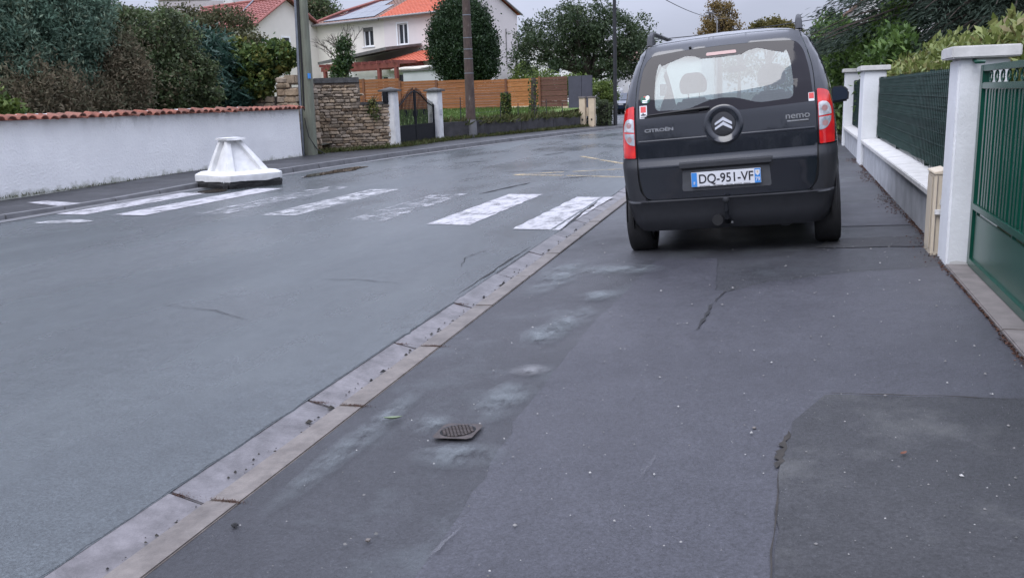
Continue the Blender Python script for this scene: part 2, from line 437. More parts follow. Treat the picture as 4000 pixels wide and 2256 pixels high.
M['plate_blue'] = simple('plate_blue', (0.05, 0.24, 0.62), 0.4, 0, 0.05, 10.0)
M['plate_ink'] = simple('plate_black_ink', (0.018, 0.018, 0.025), 0.5, 0, 0.05, 10.0)
M['badge_disc'] = simple('black_badge_disc', (0.012, 0.012, 0.014), 0.25, 0, 0.05, 10.0, coat=0.5)
M['sticker_white'] = simple('sticker_white', (0.66, 0.66, 0.66), 0.5, 0, 0.03, 10.0)
M['sticker_red'] = simple('sticker_red', (0.60, 0.06, 0.06), 0.5, 0, 0.08, 10.0)
M['sticker_green'] = simple('sticker_green', (0.015, 0.10, 0.06), 0.5, 0, 0.1, 10.0)
M['far_blue'] = simple('far_dark_blue_paint', (0.02, 0.03, 0.055), 0.2, 0.2, 0.1, 2.0, coat=0.8)
M['far_white'] = simple('far_white_paint', (0.66, 0.67, 0.68), 0.3, 0, 0.05, 2.0, coat=0.5)
M['leaf_single'] = simple('fresh_green_leaf', (0.16, 0.21, 0.12), 0.5, 0, 0.2, 40.0)
M['leaf_brown'] = simple('fallen_orange_leaf', (0.13, 0.05, 0.028), 0.7, 0, 0.2, 40.0)
M['red_lichen'] = simple('orange_red_leaf_dust', (0.17, 0.060, 0.035), 0.9, 0, 0.3, 20.0, 0.5, 60.0)
# foliage colours
M['f_tam'] = foliage('feathery_blue_green', [(0.055, 0.100, 0.070), (0.115, 0.19, 0.135), (0.175, 0.26, 0.19), (0.21, 0.25, 0.165)], 0.8, 0.3)
M['f_tam_brown'] = foliage('feathery_brown', [(0.085, 0.080, 0.050), (0.18, 0.145, 0.095), (0.16, 0.18, 0.11)], 0.8, 0.3)
M['f_brown'] = foliage('brown_green_leaves', [(0.036, 0.050, 0.026), (0.080, 0.098, 0.048), (0.10, 0.15, 0.060), (0.15, 0.125, 0.075)], 0.6)
M['f_dark'] = foliage('dark_long_leaves', [(0.020, 0.048, 0.036), (0.045, 0.095, 0.070), (0.075, 0.14, 0.10)], 0.4)
M['f_ivy'] = foliage('ivy_leaves', [(0.020, 0.042, 0.018), (0.055, 0.098, 0.030), (0.11, 0.155, 0.040), (0.19, 0.18, 0.045)], 0.45)
M['f_hazel'] = foliage('olive_brown_leaves', [(0.045, 0.050, 0.024), (0.085, 0.090, 0.042), (0.125, 0.105, 0.052)], 0.7)
M['f_bush'] = foliage('bright_yellow_green_leaves', [(0.05, 0.085, 0.02), (0.11, 0.16, 0.035), (0.17, 0.22, 0.06)], 0.5)
M['f_laurel'] = foliage('laurel_leaves', [(0.035, 0.070, 0.018), (0.085, 0.15, 0.034), (0.15, 0.23, 0.065)], 0.35)
M['f_hedge'] = foliage('pale_laurel_leaves', [(0.07, 0.095, 0.024), (0.16, 0.20, 0.055), (0.25, 0.28, 0.095), (0.20, 0.15, 0.07)], 0.38)
M['f_cedar'] = foliage('cedar_needles', [(0.014, 0.026, 0.018), (0.030, 0.050, 0.034), (0.060, 0.078, 0.058)], 0.7, 0.15)
M['f_round'] = foliage('clipped_tree_leaves', [(0.012, 0.028, 0.012), (0.025, 0.050, 0.020), (0.042, 0.072, 0.030)], 0.5)
M['f_street'] = foliage('street_tree_leaves', [(0.022, 0.040, 0.018), (0.050, 0.078, 0.034), (0.085, 0.112, 0.055)], 0.5)
M['f_autumn'] = foliage('autumn_leaves', [(0.10, 0.085, 0.035), (0.19, 0.13, 0.045), (0.22, 0.17, 0.08)], 0.7, 0.3)
M['f_olive'] = foliage('olive_leaves', [(0.06, 0.06, 0.02), (0.12, 0.105, 0.03), (0.15, 0.13, 0.045)], 0.7, 0.3)


# ------------------------------------------------------------------ object helpers
def tag(o, label=None, cat=None, group=None, kind=None):
    if label: o['label'] = label
    if cat: o['category'] = cat
    if group: o['group'] = group
    if kind: o['kind'] = kind
    return o


def thing(name, label, cat, loc=(0, 0, 0), rotz=0.0, group=None):
    o = bpy.data.objects.new(name, None)
    COL.objects.link(o)
    o.empty_display_size = 0.2
    o.location = loc
    o.rotation_euler = (0, 0, rotz)
    return tag(o, label, cat, group)


class MB:
    def __init__(s):
        s.v, s.f = [], []

    def add(s, verts, faces):
        k = len(s.v)
        s.v += [tuple(p) for p in verts]
        s.f += [tuple(i + k for i in f) for f in faces]
        return s

    def box(s, x0, x1, y0, y1, z0, z1):
        return s.add([(x0, y0, z0), (x1, y0, z0), (x1, y1, z0), (x0, y1, z0), (x0, y0, z1), (x1, y0, z1), (x1, y1, z1), (x0, y1, z1)],
                     [(3, 2, 1, 0), (4, 5, 6, 7), (0, 1, 5, 4), (1, 2, 6, 5), (2, 3, 7, 6), (3, 0, 4, 7)])

    def prism(s, poly, z0, z1):
        """poly: CCW list of (x, y); z0/z1 numbers or functions of (x, y)"""
        n = len(poly)
        f0 = z0 if callable(z0) else (lambda x, y: z0)
        f1 = z1 if callable(z1) else (lambda x, y: z1)
        vs = [(x, y, f0(x, y)) for x, y in poly] + [(x, y, f1(x, y)) for x, y in poly]
        fs = [tuple(range(n - 1, -1, -1)), tuple(range(n, 2 * n))]
        fs += [(i, (i + 1) % n, n + (i + 1) % n, n + i) for i in range(n)]
        return s.add(vs, fs)

    def obox(s, p0, p1, half, z0, z1):
        """box along the ground line p0-p1, half thick to each side"""
        d = Vector((p1[0] - p0[0], p1[1] - p0[1])); d.normalize()
        n = Vector((-d.y, d.x)) * half
        return s.prism([(p0[0] - n.x, p0[1] - n.y), (p1[0] - n.x, p1[1] - n.y), (p1[0] + n.x, p1[1] + n.y), (p0[0] + n.x, p0[1] + n.y)], z0, z1)

    def tube(s, pts, rad, seg=8, cap=True):
        pts = [Vector(p) for p in pts]
        n = len(pts)
        rads = rad if isinstance(rad, (list, tuple)) else [rad] * n
        rings = []
        for i, p in enumerate(pts):
            d = (pts[min(n - 1, i + 1)] - pts[max(0, i - 1)])
            d.normalize()
            a = Vector((0, 0, 1)) if abs(d.z) < 0.9 else Vector((1, 0, 0))
            u = d.cross(a).normalized(); w = d.cross(u).normalized()
            rings.append([p + (u * math.cos(t) + w * math.sin(t)) * rads[i] for t in [2 * math.pi * k / seg for k in range(seg)]])
        vs = [q for r in rings for q in r]
        fs = []
        for i in range(n - 1):
            for k in range(seg):
                a, b2 = i * seg + k, i * seg + (k + 1) % seg
                fs.append((a, a + seg, b2 + seg, b2))
        if cap:
            fs.append(tuple(range(seg)))
            fs.append(tuple((n - 1) * seg + k for k in range(seg - 1, -1, -1)))
        return s.add(vs, fs)

    def lathe(s, prof, c=(0, 0, 0), seg=16):
        vs, fs = [], []
        for r, z in prof:
            vs += [(c[0] + r * math.cos(2 * math.pi * k / seg), c[1] + r * math.sin(2 * math.pi * k / seg), c[2] + z) for k in range(seg)]
        for i in range(len(prof) - 1):
            for k in range(seg):
                a, b2 = i * seg + k, i * seg + (k + 1) % seg
                fs.append((a, b2, b2 + seg, a + seg))
        fs.append(tuple(range(seg - 1, -1, -1)))
        fs.append(tuple((len(prof) - 1) * seg + k for k in range(seg)))
        return s.add(vs, fs)

    def quad(s, a, b2, c, d):
        return s.add([a, b2, c, d], [(0, 1, 2, 3)])

    def mesh(s, name, mat, smooth=False, off=(0, 0, 0), bev=0.0):
        me = bpy.data.meshes.new(name)
        me.from_pydata([(p[0] - off[0], p[1] - off[1], p[2] - off[2]) for p in s.v], [], s.f)
        if bev:
            bm = bmesh.new(); bm.from_mesh(me)
            bmesh.ops.bevel(bm, geom=[e for e in bm.edges if len(e.link_faces) == 2 and e.calc_face_angle(0) > 0.5], offset=bev, segments=2, affect='EDGES', clamp_overlap=True)
            bm.to_mesh(me); bm.free()
        me.materials.append(mat)
        if smooth:
            me.shade_smooth()
            try:
                me.set_sharp_from_angle(angle=R(40))
            except Exception:
                pass
        me.update()
        return me

    def build(s, name, mat, parent=None, smooth=False, world=True, bev=0.0):
        off = (0, 0, 0)
        if parent is not None and world:
            off = parent.get('_base', (0, 0, 0)) if False else base_of(parent)
        return link(name, s.mesh(name, mat, smooth, off, bev), parent)


def base_of(o):
    l = Vector((0, 0, 0))
    while o is not None:
        l += Vector(o.location)
        o = o.parent
    return l


def link(name, me, parent=None, loc=None, rot=None, scale=None):
    o = bpy.data.objects.new(name, me)
    COL.objects.link(o)
    if parent is not None:
        o.parent = parent
    if loc is not None: o.location = loc
    if rot is not None: o.rotation_euler = rot
    if scale is not None: o.scale = scale
    return o


def structure(name, mb, mat, smooth=False):
    return tag(mb.build(name, mat, None, smooth), kind='structure')


def sheet(poly, zf, nx=1):
    """a flat-ish polygon sheet following the height function zf"""
    mb = MB()
    mb.add([(x, y, zf(x, y)) for x, y in poly], [tuple(range(len(poly)))])
    return mb


def leaf_cloud(name, mat, C, D, L, W, parent=None, fold=0.25, rnd=None, six=False):
    """C centres, D unit directions, L lengths, W widths -> one mesh of leaf faces"""
    n = len(C)
    L = np.broadcast_to(L, (n,)).astype(float); W = np.broadcast_to(W, (n,)).astype(float)
    up = rng.normal(size=(n, 3))
    side = np.cross(D, up); side /= (np.linalg.norm(side, axis=1, keepdims=True) + 1e-9)
    nor = np.cross(side, D)
    a = C - D * (L / 2)[:, None]
    t = C + D * (L / 2)[:, None]
    l = C + side * (W / 2)[:, None] + nor * (W * fold)[:, None]
    r = C - side * (W / 2)[:, None] + nor * (W * fold)[:, None]
    V = np.stack([a, l, t, r], axis=1).reshape(-1, 3)
    off = np.array(base_of(parent)) if parent is not None else np.zeros(3)
    V = V - off
    me = bpy.data.meshes.new(name)
    me.vertices.add(4 * n)
    me.vertices.foreach_set('co', V.ravel())
    me.loops.add(4 * n)
    me.loops.foreach_set('vertex_index', np.arange(4 * n, dtype=np.int32))
    me.polygons.add(n)
    me.polygons.foreach_set('loop_start', np.arange(0, 4 * n, 4, dtype=np.int32))
    me.update(calc_edges=True)
    at = me.attributes.new('rnd', 'FLOAT', 'POINT')
    q = rng.random(n) if rnd is None else rnd
    at.data.foreach_set('value', np.repeat(np.clip(q, 0, 1), 4).astype(np.float32))
    me.materials.append(mat)
    return link(name, me, parent)


def unit(n):
    d = rng.normal(size=(n, 3))
    return d / np.linalg.norm(d, axis=1, keepdims=True)


def clumps(ells, n_cl, per, sig, shell=0.55, bottom=None):
    """leaf centres gathered in clumps spread over a set of ellipsoids; also a light/dark value per clump"""
    vol = np.array([e[3] * e[4] * e[5] for e in ells]) ** 0.67
    pick = rng.choice(len(ells), n_cl, p=vol / vol.sum())
    E = np.array(ells)[pick]
    u = unit(n_cl)
    rr = (shell + (1 - shell) * rng.random(n_cl) ** 0.5)
    cc = E[:, :3] + u * E[:, 3:6] * rr[:, None]
    if bottom is not None:
        cc[:, 2] = np.maximum(cc[:, 2], bottom + 0.1 * rng.random(n_cl))
    tone = np.clip(0.5 + 0.22 * rng.normal(size=n_cl), 0, 1)
    pts = np.repeat(cc, per, axis=0) + rng.normal(size=(n_cl * per, 3)) * np.array(sig)
    q = np.repeat(tone, per) + 0.16 * rng.normal(size=n_cl * per)
    out = np.repeat(u, per, axis=0)
    return pts, q, out, cc


def branches(mb, base, tips, r0, bend=0.15):
    b0 = Vector(base)
    for t in tips:
        t = Vector(t)
        mid = b0.lerp(t, 0.5) + Vector((random.uniform(-bend, bend), random.uniform(-bend, bend), random.uniform(0, bend)))
        mb.tube([b0, mid, t], [r0, r0 * 0.6, r0 * 0.2], 5, False)


def tree(name, label, base, trunk_h, trunk_r, ells, n_cl, per, sig, leaf, mat, group=None, updir=0.2, shell=0.5, cat='tree', droop=0.0, nb=14, trunk_mat=None, fork=None):
    t = thing(name, label, cat, base, 0, group)
    tm = trunk_mat or M['bark']
    mb = MB()
    top = (base[0], base[1], base[2] + trunk_h)
    mb.tube([(base[0], base[1], base[2] - 0.1), (base[0] + .03, base[1], base[2] + trunk_h * 0.5), top], [trunk_r * 1.25, trunk_r, trunk_r * 0.75], 9)
    pts, q, out, cc = clumps(ells, n_cl, per, sig, shell)
    sel = rng.choice(len(cc), min(nb, len(cc)), replace=False)
    branches(mb, top, [tuple(cc[i]) for i in sel], trunk_r * 0.5, 0.3)
    mb.build('trunk', tm, t, True)
    d = unit(len(pts)) + out * 0.5
    d[:, 2] += updir - droop
    d /= np.linalg.norm(d, axis=1, keepdims=True)
    L = leaf[0] * (0.7 + 0.6 * rng.random(len(pts)))
    leaf_cloud('crown', mat, pts, d, L, L * leaf[1], t, rnd=q)
    return t


# ------------------------------------------------------------------ the ground, road and pavements
def zp(x, y=0.0):
    """cross-fall of the near pavement, rising from the gutter to the garden walls"""
    return -0.015 + (x + 1.80) * 0.057


def x_left(y): return -2.03 - 0.024 * (y - 1.86)      # road edge of the gutter
def x_right(y): return -1.745 - 0.025 * (y - 1.88)    # pavement edge of the kerb strip


KERB = [(-9.55, -60.0), (-9.58, 8.9), (-9.60, 14.0), (-9.52, 17.0), (-9.30, 20.4), (-8.60, 25.5), (-7.70, 31.0), (-6.55, 36.3), (-5.6, 39.5)]
INNER = [(-11.5, -60.0), (-11.5, 19.7), (-11.6, 20.6), (-10.6, 22.6), (-10.45, 23.0), (-10.42, 26.6), (-8.2, 36.0), (-7.6, 38.5)]


def interp(line, y):
    for (x0, y0), (x1, y1) in zip(line, line[1:]):
        if y <= y1:
            t = (y - y0) / (y1 - y0)
            return x0 + (x1 - x0) * max(0, t)
    return line[-1][0]


structure('ground', sheet([(-700, -700), (700, -700), (700, 900), (-700, 900)], lambda x, y: -0.12), M['earth'])
ys = [-60 + 1.0 * i for i in range(98)]
mb = MB()
for i, y in enumerate(ys):
    xl, xr = interp(KERB, y) + 0.0, x_left(y) + 0.01
    n = 12
    mb.v += [(xl + (xr - xl) * k / n, y, 0.0) for k in range(n + 1)]
    if i:
        a = (i - 1) * (n + 1)
        mb.f += [(a + k, a + k + 1, a + k + n + 2, a + k + n + 1) for k in range(n)]
road = structure('road', mb, M['road'])
structure('side_street', sheet([(-60, 44), (-9, 37.0), (-5.5, 37.0), (60, 37.0), (60, 90), (-60, 90)], lambda x, y: -0.012), M['road'])

# gutter slabs and flush kerb strips, a metre apiece
gut = structure('gutter', sheet([(x_left(-60) - .02, -60), (x_right(-60) + .02, -60), (x_right(36) + .02, 36), (x_left(36) - .02, 36)], lambda x, y: -0.075), M['bitumen'])
gmb = MB()
yy = -0.55
while yy < 36:
    y0, y1 = yy + 0.006, yy + 0.985
    split = 0.55
    a0, a1 = x_left(y0), x_left(y1)
    b0, b1 = x_right(y0), x_right(y1)
    m0, m1 = a0 + (b0 - a0) * split, a1 + (b1 - a1) * split
    dz = random.uniform(-.003, .003)
    j = random.uniform(-.012, .006)
    s = MB(); zt = lambda x, y: 0
    s.add([(a0 + j, y0, -.08), (m0 - .003, y0, -.08), (m1 - .003, y1, -.08), (a1 + j, y1, -.08),
           (a0 + j, y0, 0.002 + dz), (m0 - .003, y0, -.034 + dz), (m1 - .003, y1, -.034 + dz), (a1 + j, y1, 0.002 + dz)],
          [(3, 2, 1, 0), (4, 5, 6, 7), (0, 1, 5, 4), (1, 2, 6, 5), (2, 3, 7, 6), (3, 0, 4, 7)])
    s.build('gutter_slab', M['gutter'], gut, bev=0.004)
    s = MB()
    s.add([(m0 + .002, y0, -.08), (b0, y0, -.08), (b1, y1, -.08), (m1 + .002, y1, -.08),
           (m0 + .004, y0, -.012 + dz), (b0, y0, -.008 + dz), (b1, y1, -.008 + dz), (m1 + .004, y1, -.012 + dz)],
          [(3, 2, 1, 0), (4, 5, 6, 7), (0, 1, 5, 4), (1, 2, 6, 5), (2, 3, 7, 6), (3, 0, 4, 7)])
    s.build('kerb_stone', M['kerb_tan'], gut, bev=0.005)
    yy += 0.99

lip = MB()
wob = 0.0
for k in range(520):
    y = -0.5 + .07 * k
    wob = .75 * wob + random.uniform(-.006, .006)
    e = .008 + abs(wob) + (.012 * random.random() if random.random() < .10 else 0)
    xl = x_left(y)
    lip.v += [(xl - .10, y, .0055), (xl + e - .008, y, .0050 - e * .2), (xl + e + .012, y, -.022 - e * .2)]
    if k:
        q = 3 * k - 3
        lip.f += [(q, q + 1, q + 4, q + 3), (q + 1, q + 2, q + 5, q + 4)]
lip.build('road_edge', M['road'], road)
# near pavement
mb = MB()
py_ = [-60 + 1.0 * i for i in range(98)]
for i, y in enumerate(py_):
    xs = [x_right(y) + 0.004] + [x_right(y) + (1.3 - x_right(y)) * k / 8 for k in range(1, 9)]
    mb.v += [(x, y, zp(x)) for x in xs]
    if i:
        a = (i - 1) * 9
        mb.f += [(a + k, a + k + 1, a + k + 10, a + k + 9) for k in range(8)]
pavement = structure('pavement', mb, M['pave'])


def on_pave(poly, h): return sheet(poly, lambda x, y: zp(x) + h)


def ragged(poly, step=0.12, amp=0.012):
    out = []
    for (x0, y0), (x1, y1) in zip(poly, poly[1:] + poly[:1]):
        n = max(1, int(math.hypot(x1 - x0, y1 - y0) / step))
        for k in range(n):
            t = k / n
            out.append((x0 + (x1 - x0) * t + random.uniform(-amp, amp), y0 + (y1 - y0) * t + random.uniform(-amp, amp)))
    return out


def fan_sheet(poly, h):
    return on_pave(ragged(poly), h)


fan_sheet([(-0.90, -3.0), (0.97, -3.0), (0.97, 6.28), (0.36, 6.15), (-0.12, 5.92), (-0.36, 5.66), (-0.44, 5.72), (-0.52, 6.9), (-0.98, 6.9), (-1.05, 4.9), (-1.04, 3.4), (-0.97, 2.7), (-0.90, 0.0)], 0.0045).build('asphalt_patch', M['pave_new'], pavement)
fan_sheet([(-0.02, -3.0), (0.96, -3.0), (0.965, 3.58), (0.15, 3.63), (0.04, 3.3), (-0.01, 2.9)], 0.009).build('asphalt_patch', M['pave_rough'], pavement)
fan_sheet([(0.20, 7.2), (0.98, 7.1), (0.98, 7.6), (0.34, 7.62)], 0.0045).build('asphalt_patch', M['pave_rough'], pavement)
fan_sheet([(0.34, 8.3), (0.99, 8.2), (0.99, 9.9), (0.40, 9.7)], 0.0045).build('asphalt_patch', M['pave_new'], pavement)


def crack(pts, w, name='crack', h=0.011, mat=None, zf=None, par=None):
    mb = MB()
    P2 = []
    for (x0, y0), (x1, y1) in zip(pts, pts[1:]):
        for k in range(6):
            t = k / 6
            P2.append((x0 + (x1 - x0) * t + random.uniform(-.010, .010), y0 + (y1 - y0) * t + random.uniform(-.008, .008)))
    P2.append(pts[-1])
    n = len(P2)
    zf = zf or (lambda x, y: zp(x))
    for i, (x, y) in enumerate(P2):
        a, c2 = P2[max(0, i - 1)], P2[min(n - 1, i + 1)]
        d = Vector((c2[0] - a[0], c2[1] - a[1])).normalized()
        ww = w * random.uniform(0.25, 1.0) * (1 - abs(2 * i / (n - 1) - 1) ** 4 * 0.9)
        mb.v += [(x - d.y * ww, y + d.x * ww, zf(x, y) + h), (x + d.y * ww, y - d.x * ww, zf(x, y) + h)]
        if i: mb.f.append((2 * i - 2, 2 * i - 1, 2 * i + 1, 2 * i))
    return mb.build(name, mat or M['bitumen'], par or pavement)


crack([(-0.45, 4.68), (-0.44, 5.0), (-0.42, 5.3)], 0.016)
crack([(-0.42, 5.3), (-0.37, 5.66), (-0.12, 5.93), (0.36, 6.16), (0.96, 6.30)], 0.006, h=.0115)
crack([(-0.01, 1.6), (-0.015, 2.3), (-0.01, 2.85)], 0.004, mat=M['dirt_brown'])
crack([(-0.012, 2.85), (0.0, 3.0), (0.02, 3.2)], 0.016, mat=M['dirt_brown'])
crack([(0.15, 3.635), (0.5, 3.62), (0.95, 3.585)], 0.006, mat=M['dirt_brown'])
for pts, w in (([(-4.2, 11.9), (-4.05, 12.8), (-3.9, 13.6)], .035), ([(-3.2, 4.7), (-3.6, 4.9), (-4.1, 5.0)], .005), ([(-2.7, 5.9), (-3.1, 6.0), (-3.4, 5.95)], .005),
               ([(-2.5, 6.6), (-2.6, 7.0), (-2.55, 7.4)], .006), ([(-5.5, 20.0), (-5.2, 21.2)], .05), ([(-6.8, 17.8), (-6.3, 18.6)], .05), ([(-3.6, 14.2), (-3.0, 14.9)], .03),
               ([(-5.0, 15.6), (-4.2, 15.9), (-3.7, 15.7)], .03), ([(-3.4, 22.5), (-3.2, 23.6)], .05), ([(-2.19, 8.6), (-2.27, 10.2), (-2.3, 11.0)], .03), ([(-2.15, 5.6), (-2.18, 6.6), (-2.2, 7.6)], .012)):
    crack(pts, w, 'crack', 0.006, M['bitumen'], lambda x, y: 0.0, road)


def blob(cx, cy, rx, ry, n=28, amp=0.25):
    ph = [random.uniform(0, 6.28) for _ in range(4)]
    out = []
    for k in range(n):
        t = 2 * math.pi * k / n
        q = 1 + amp * (0.5 * math.sin(2 * t + ph[0]) + 0.35 * math.sin(3 * t + ph[1]) + 0.3 * math.sin(5 * t + ph[2]) + 0.25 * math.sin(7 * t + ph[3]))
        out.append((cx + rx * q * math.cos(t), cy + ry * q * math.sin(t)))
    return out


# pale cement and paint stains that lie along the old pavement strip
M['stain'] = None
M['stain'] = paint_mark('pale_cement_stain', (0.20, 0.225, 0.235), 0.52, 5.5, 0.13, 0.6, 0.8)
M['stain2'] = paint_mark('pale_cement_patch', (0.24, 0.24, 0.245), 0.48, 9.0, 0.14, 0.55, 0.75)
M['streak'] = paint_mark('pale_scuff', (0.16, 0.16, 0.17), 0.52, 9.0, 0.15, 0.6, 0.7)
for cx, cy, rx, ry, mt in ((-1.12, 2.86, .20, .16, 'stain'), (-1.15, 3.48, .16, .30, 'stain'), (-1.38, 3.18, .12, .16, 'stain'), (-1.16, 3.94, .13, .10, 'stain2'), (-1.26, 4.6, .16, .30, 'stain'), (-1.20, 5.0, .17, .32, 'stain'),
                           (-1.17, 5.6, .14, .22, 'stain'), (-1.2, 6.5, .4, .25, 'stain'), (-1.62, 6.3, .2, .8, 'stain'), (-1.60, 3.0, .10, .7, 'stain')):
    on_pave(blob(cx, cy, rx, ry), 0.013).build('stain', M[mt], pavement)
for x0, y0, x1, y1, w in ((-0.96, 2.05, -0.90, 2.4, .006), (-0.45, 2.65, -0.41, 3.0, .006)):
    on_pave(ragged([(x0 - w, y0), (x0 + w, y0), (x1 + w, y1), (x1 - w, y1)], .04, .004), 0.013).build('scuff_mark', M['streak'], pavement)

# far pavement with its kerb
def zfar(x, y):
    t = max(0.0, 1 - abs(y - 10.5) / 4.5)
    t = t * t * (3 - 2 * t)
    return 0.10 - 0.055 * t


mb = MB()
fy = [-60 + 0.75 * i for i in range(132)]
for i, y in enumerate(fy):
    a, c2 = interp(KERB, y) - 0.12, interp(INNER, y) - 0.35
    mb.v += [(c2 + (a - c2) * k / 4, y, zfar(0, y)) for k in range(5)]
    if i:
        q = (i - 1) * 5
        mb.f += [(q + k, q + k + 1, q + k + 6, q + k + 5) for k in range(4)]
footway = structure('far_pavement', mb, M['pave_far'])
y = -2.0
while y < 38.0:
    y1 = y + 0.985
    s = MB()
    a0, a1 = interp(KERB, y), interp(KERB, y1)
    h0, h1 = zfar(0, y) + .003, zfar(0, y1) + .003
    s.add([(a0 - .125, y, -.05), (a0 + .012, y, -.05), (a1 + .012, y1, -.05), (a1 - .125, y1, -.05),
           (a0 - .125, y, h0), (a0 - .008, y, h0), (a1 - .008, y1, h1), (a1 - .125, y1, h1)],
          [(3, 2, 1, 0), (4, 5, 6, 7), (0, 1, 5, 4), (1, 2, 6, 5), (2, 3, 7, 6), (3, 0, 4, 7)])
    s.build('kerb_stone', M['kerb_grey'], footway, bev=0.008)
    y += 1.0
# channel of grey concrete in front of the far kerb
mb = MB()
for i, y in enumerate(fy[75:]):
    a = interp(KERB, y) + .014
    mb.v += [(a, y, 0.004), (a + 0.22, y, 0.004)]
    if i: mb.f.append((2 * i - 2, 2 * i - 1, 2 * i + 1, 2 * i))
mb.build('channel', M['kerb_grey'], road)

# painted crossing and yellow bay marks
def mark(poly, mat, name, z=0.0045):
    return sheet(poly, lambda x, y: z).build(name, mat, road)


stripes = [(-2.45, 'white_paint', 8.65, 11.56), (-3.50, 'white_paint', 8.92, 11.90), (-4.62, 'white_paint_gone', 9.17, 12.0), (-5.96, 'white_paint_worn', 9.56, 12.6), (-7.0, 'white_paint_gone', 9.65, 13.0),
           (-8.10, 'white_paint', 9.48, 12.8), (-9.05, 'white_paint', 9.5, 12.1)]
for k, (xc, mt, y0, y1) in enumerate(stripes):
    w = 0.25
    mark(ragged([(xc - w, y0 + .02), (xc + w, y0 - .02), (xc + w - .01, y1), (xc - w, y1 + .03)], 0.15, 0.012), M[mt], 'crossing_stripe')
mark(blob(-8.5, 8.85, .35, .16, 24, .4), M['white_paint_worn'], 'paint_patch')
def yline(x0, y0, x1, y1, w=0.055):
    d = Vector((x1 - x0, y1 - y0)).normalized() * w
    mark(ragged([(x0 + d.y, y0 - d.x), (x1 + d.y, y1 - d.x), (x1 - d.y, y1 + d.x), (x0 - d.y, y0 + d.x)], .3, .01), M['yellow_paint'], 'yellow_line')
yline(-4.6, 15.05, -3.85, 15.55); yline(-3.7, 15.6, -2.5, 16.35); yline(-4.6, 14.98, -3.7, 14.85); yline(-3.62, 14.82, -2.45, 14.42)
yline(-4.45, 19.65, -3.9, 18.7); yline(-3.8, 18.5, -3.0, 17.2)
footway_patch = sheet(ragged([(-10.66, 10.40), (-9.68, 9.98), (-9.62, 10.34), (-10.5, 10.62)], .15, .008), lambda x, y: zfar(x, y) + .006).build('white_painted_patch', M['white_paint'], footway)
# damp puddle beside the far kerb
pd = sheet(blob(-8.62, 16.1, .26, 1.1, 40, .3), lambda x, y: 0.0085).build('puddle', M['water'], None)
tag(pd, kind='structure')
pd = sheet(blob(-8.9, 12.4, .22, .35, 40, .3), lambda x, y: 0.0085).build('puddle', M['water'], None)
tag(pd, kind='structure')

# lawn and yards behind the walls
def z_lawn(x, y): return 0.42 + 0.5 * max(0, min(1, (y - 27) / 12))
mb = MB()
for i, y in enumerate([24.0, 27, 30, 33, 36, 39.5]):
    xr = interp(INNER, min(y, 36.5)) - 0.25
    mb.v += [(xr, y, z_lawn(0, y)), (-16, y, z_lawn(0, y) + .02), (-30, y, z_lawn(0, y) + .1)]
    if i:
        q = 3 * i - 3
        mb.f += [(q, q + 3, q + 4, q + 1), (q + 1, q + 4, q + 5, q + 2)]
structure('lawn', mb, M['lawn'])
structure('house_yard', sheet([(-90, 39.2), (-19, 39.5), (-12, 39.0), (-8.3, 38.0), (-9.5, 48), (-14, 62), (-18, 80), (-90, 90)], lambda x, y: 0.85), M['lawn'])
structure('garden_bed', sheet([(-60, -10), (-11.55, -10), (-11.55, 21), (-12.5, 24.5), (-30, 40), (-60, 40)], lambda x, y: 0.30), M['earth'])
structure('hedge_bed', sheet([(1.3, -4), (60, -4), (60, 60), (1.0, 60), (1.0, 20.2), (1.3, 20.2)], lambda x, y: 0.20), M['earth'])


# ------------------------------------------------------------------ left side: white wall with tile coping
wall = thing('garden_wall', 'long white roughcast garden wall with red clay tile coping', 'wall', (-11.4, 12.0, 0.05))
mb = MB()
n = 60
Y0, Y1 = -4.0, 19.58
for i in range(n + 1):
    y = Y0 + (Y1 - Y0) * i / n
    zt = 1.225 + 0.006 * math.sin(i * 1.3) + 0.004 * math.sin(i * 0.41)
    mb.v += [(-11.40, y, -0.1), (-11.40 + .012 * math.sin(i * .7), y, 0.55), (-11.41, y, zt), (-11.52, y, zt + .085), (-11.64, y, zt), (-11.65, y, -0.1)]
    if i:
        q = 6 * (i - 1)
        mb.f += [(q + k, q + k + 6, q + k + 7, q + k + 1) for k in range(5)]
mb.f += [(5, 4, 3, 2, 1, 0), tuple(6 * n + k for k in range(6))]
mb.build('wall_body', M['render_white'], wall)
# one barrel tile, laid across the top so that its mouth looks at the street
tm = MB()
for k in range(2):
    for a in range(9):
        t = math.pi * a / 8
        rr = 0.088 - 0.014 * k
        tm.v.append((0.155 * (1 - 2 * k) * 1.0, rr * math.cos(t), rr * 0.72 * math.sin(t)))
for k in range(2):
    for a in range(9):
        t = math.pi * a / 8
        rr = 0.088 - 0.014 * k - 0.014
        tm.v.append((0.155 * (1 - 2 * k) * 1.0, rr * math.cos(t), rr * 0.72 * math.sin(t)))
for a in range(8):
    tm.f += [(a, a + 1, a + 10, a + 9), (a + 18, a + 27, a + 28, a + 19), (a, a + 18, a + 19, a + 1), (a + 9, a + 10, a + 28, a + 27)]
tile_me = tm.mesh('tile', M['tile'], True)
y = Y0 + 0.1
k = 0
while y < Y1 - 0.02:
    o = link('tile', tile_me, wall, (0.01 + random.uniform(-.015, .015), y - 12.0, 1.195 + random.uniform(-.01, .01) + (0.012 if k % 2 else 0)),
             (random.uniform(-.06, .06), R(9) + random.uniform(-.04, .04), random.uniform(-.07, .07)))
    y += 0.205 + random.uniform(-.012, .012)
    k += 1
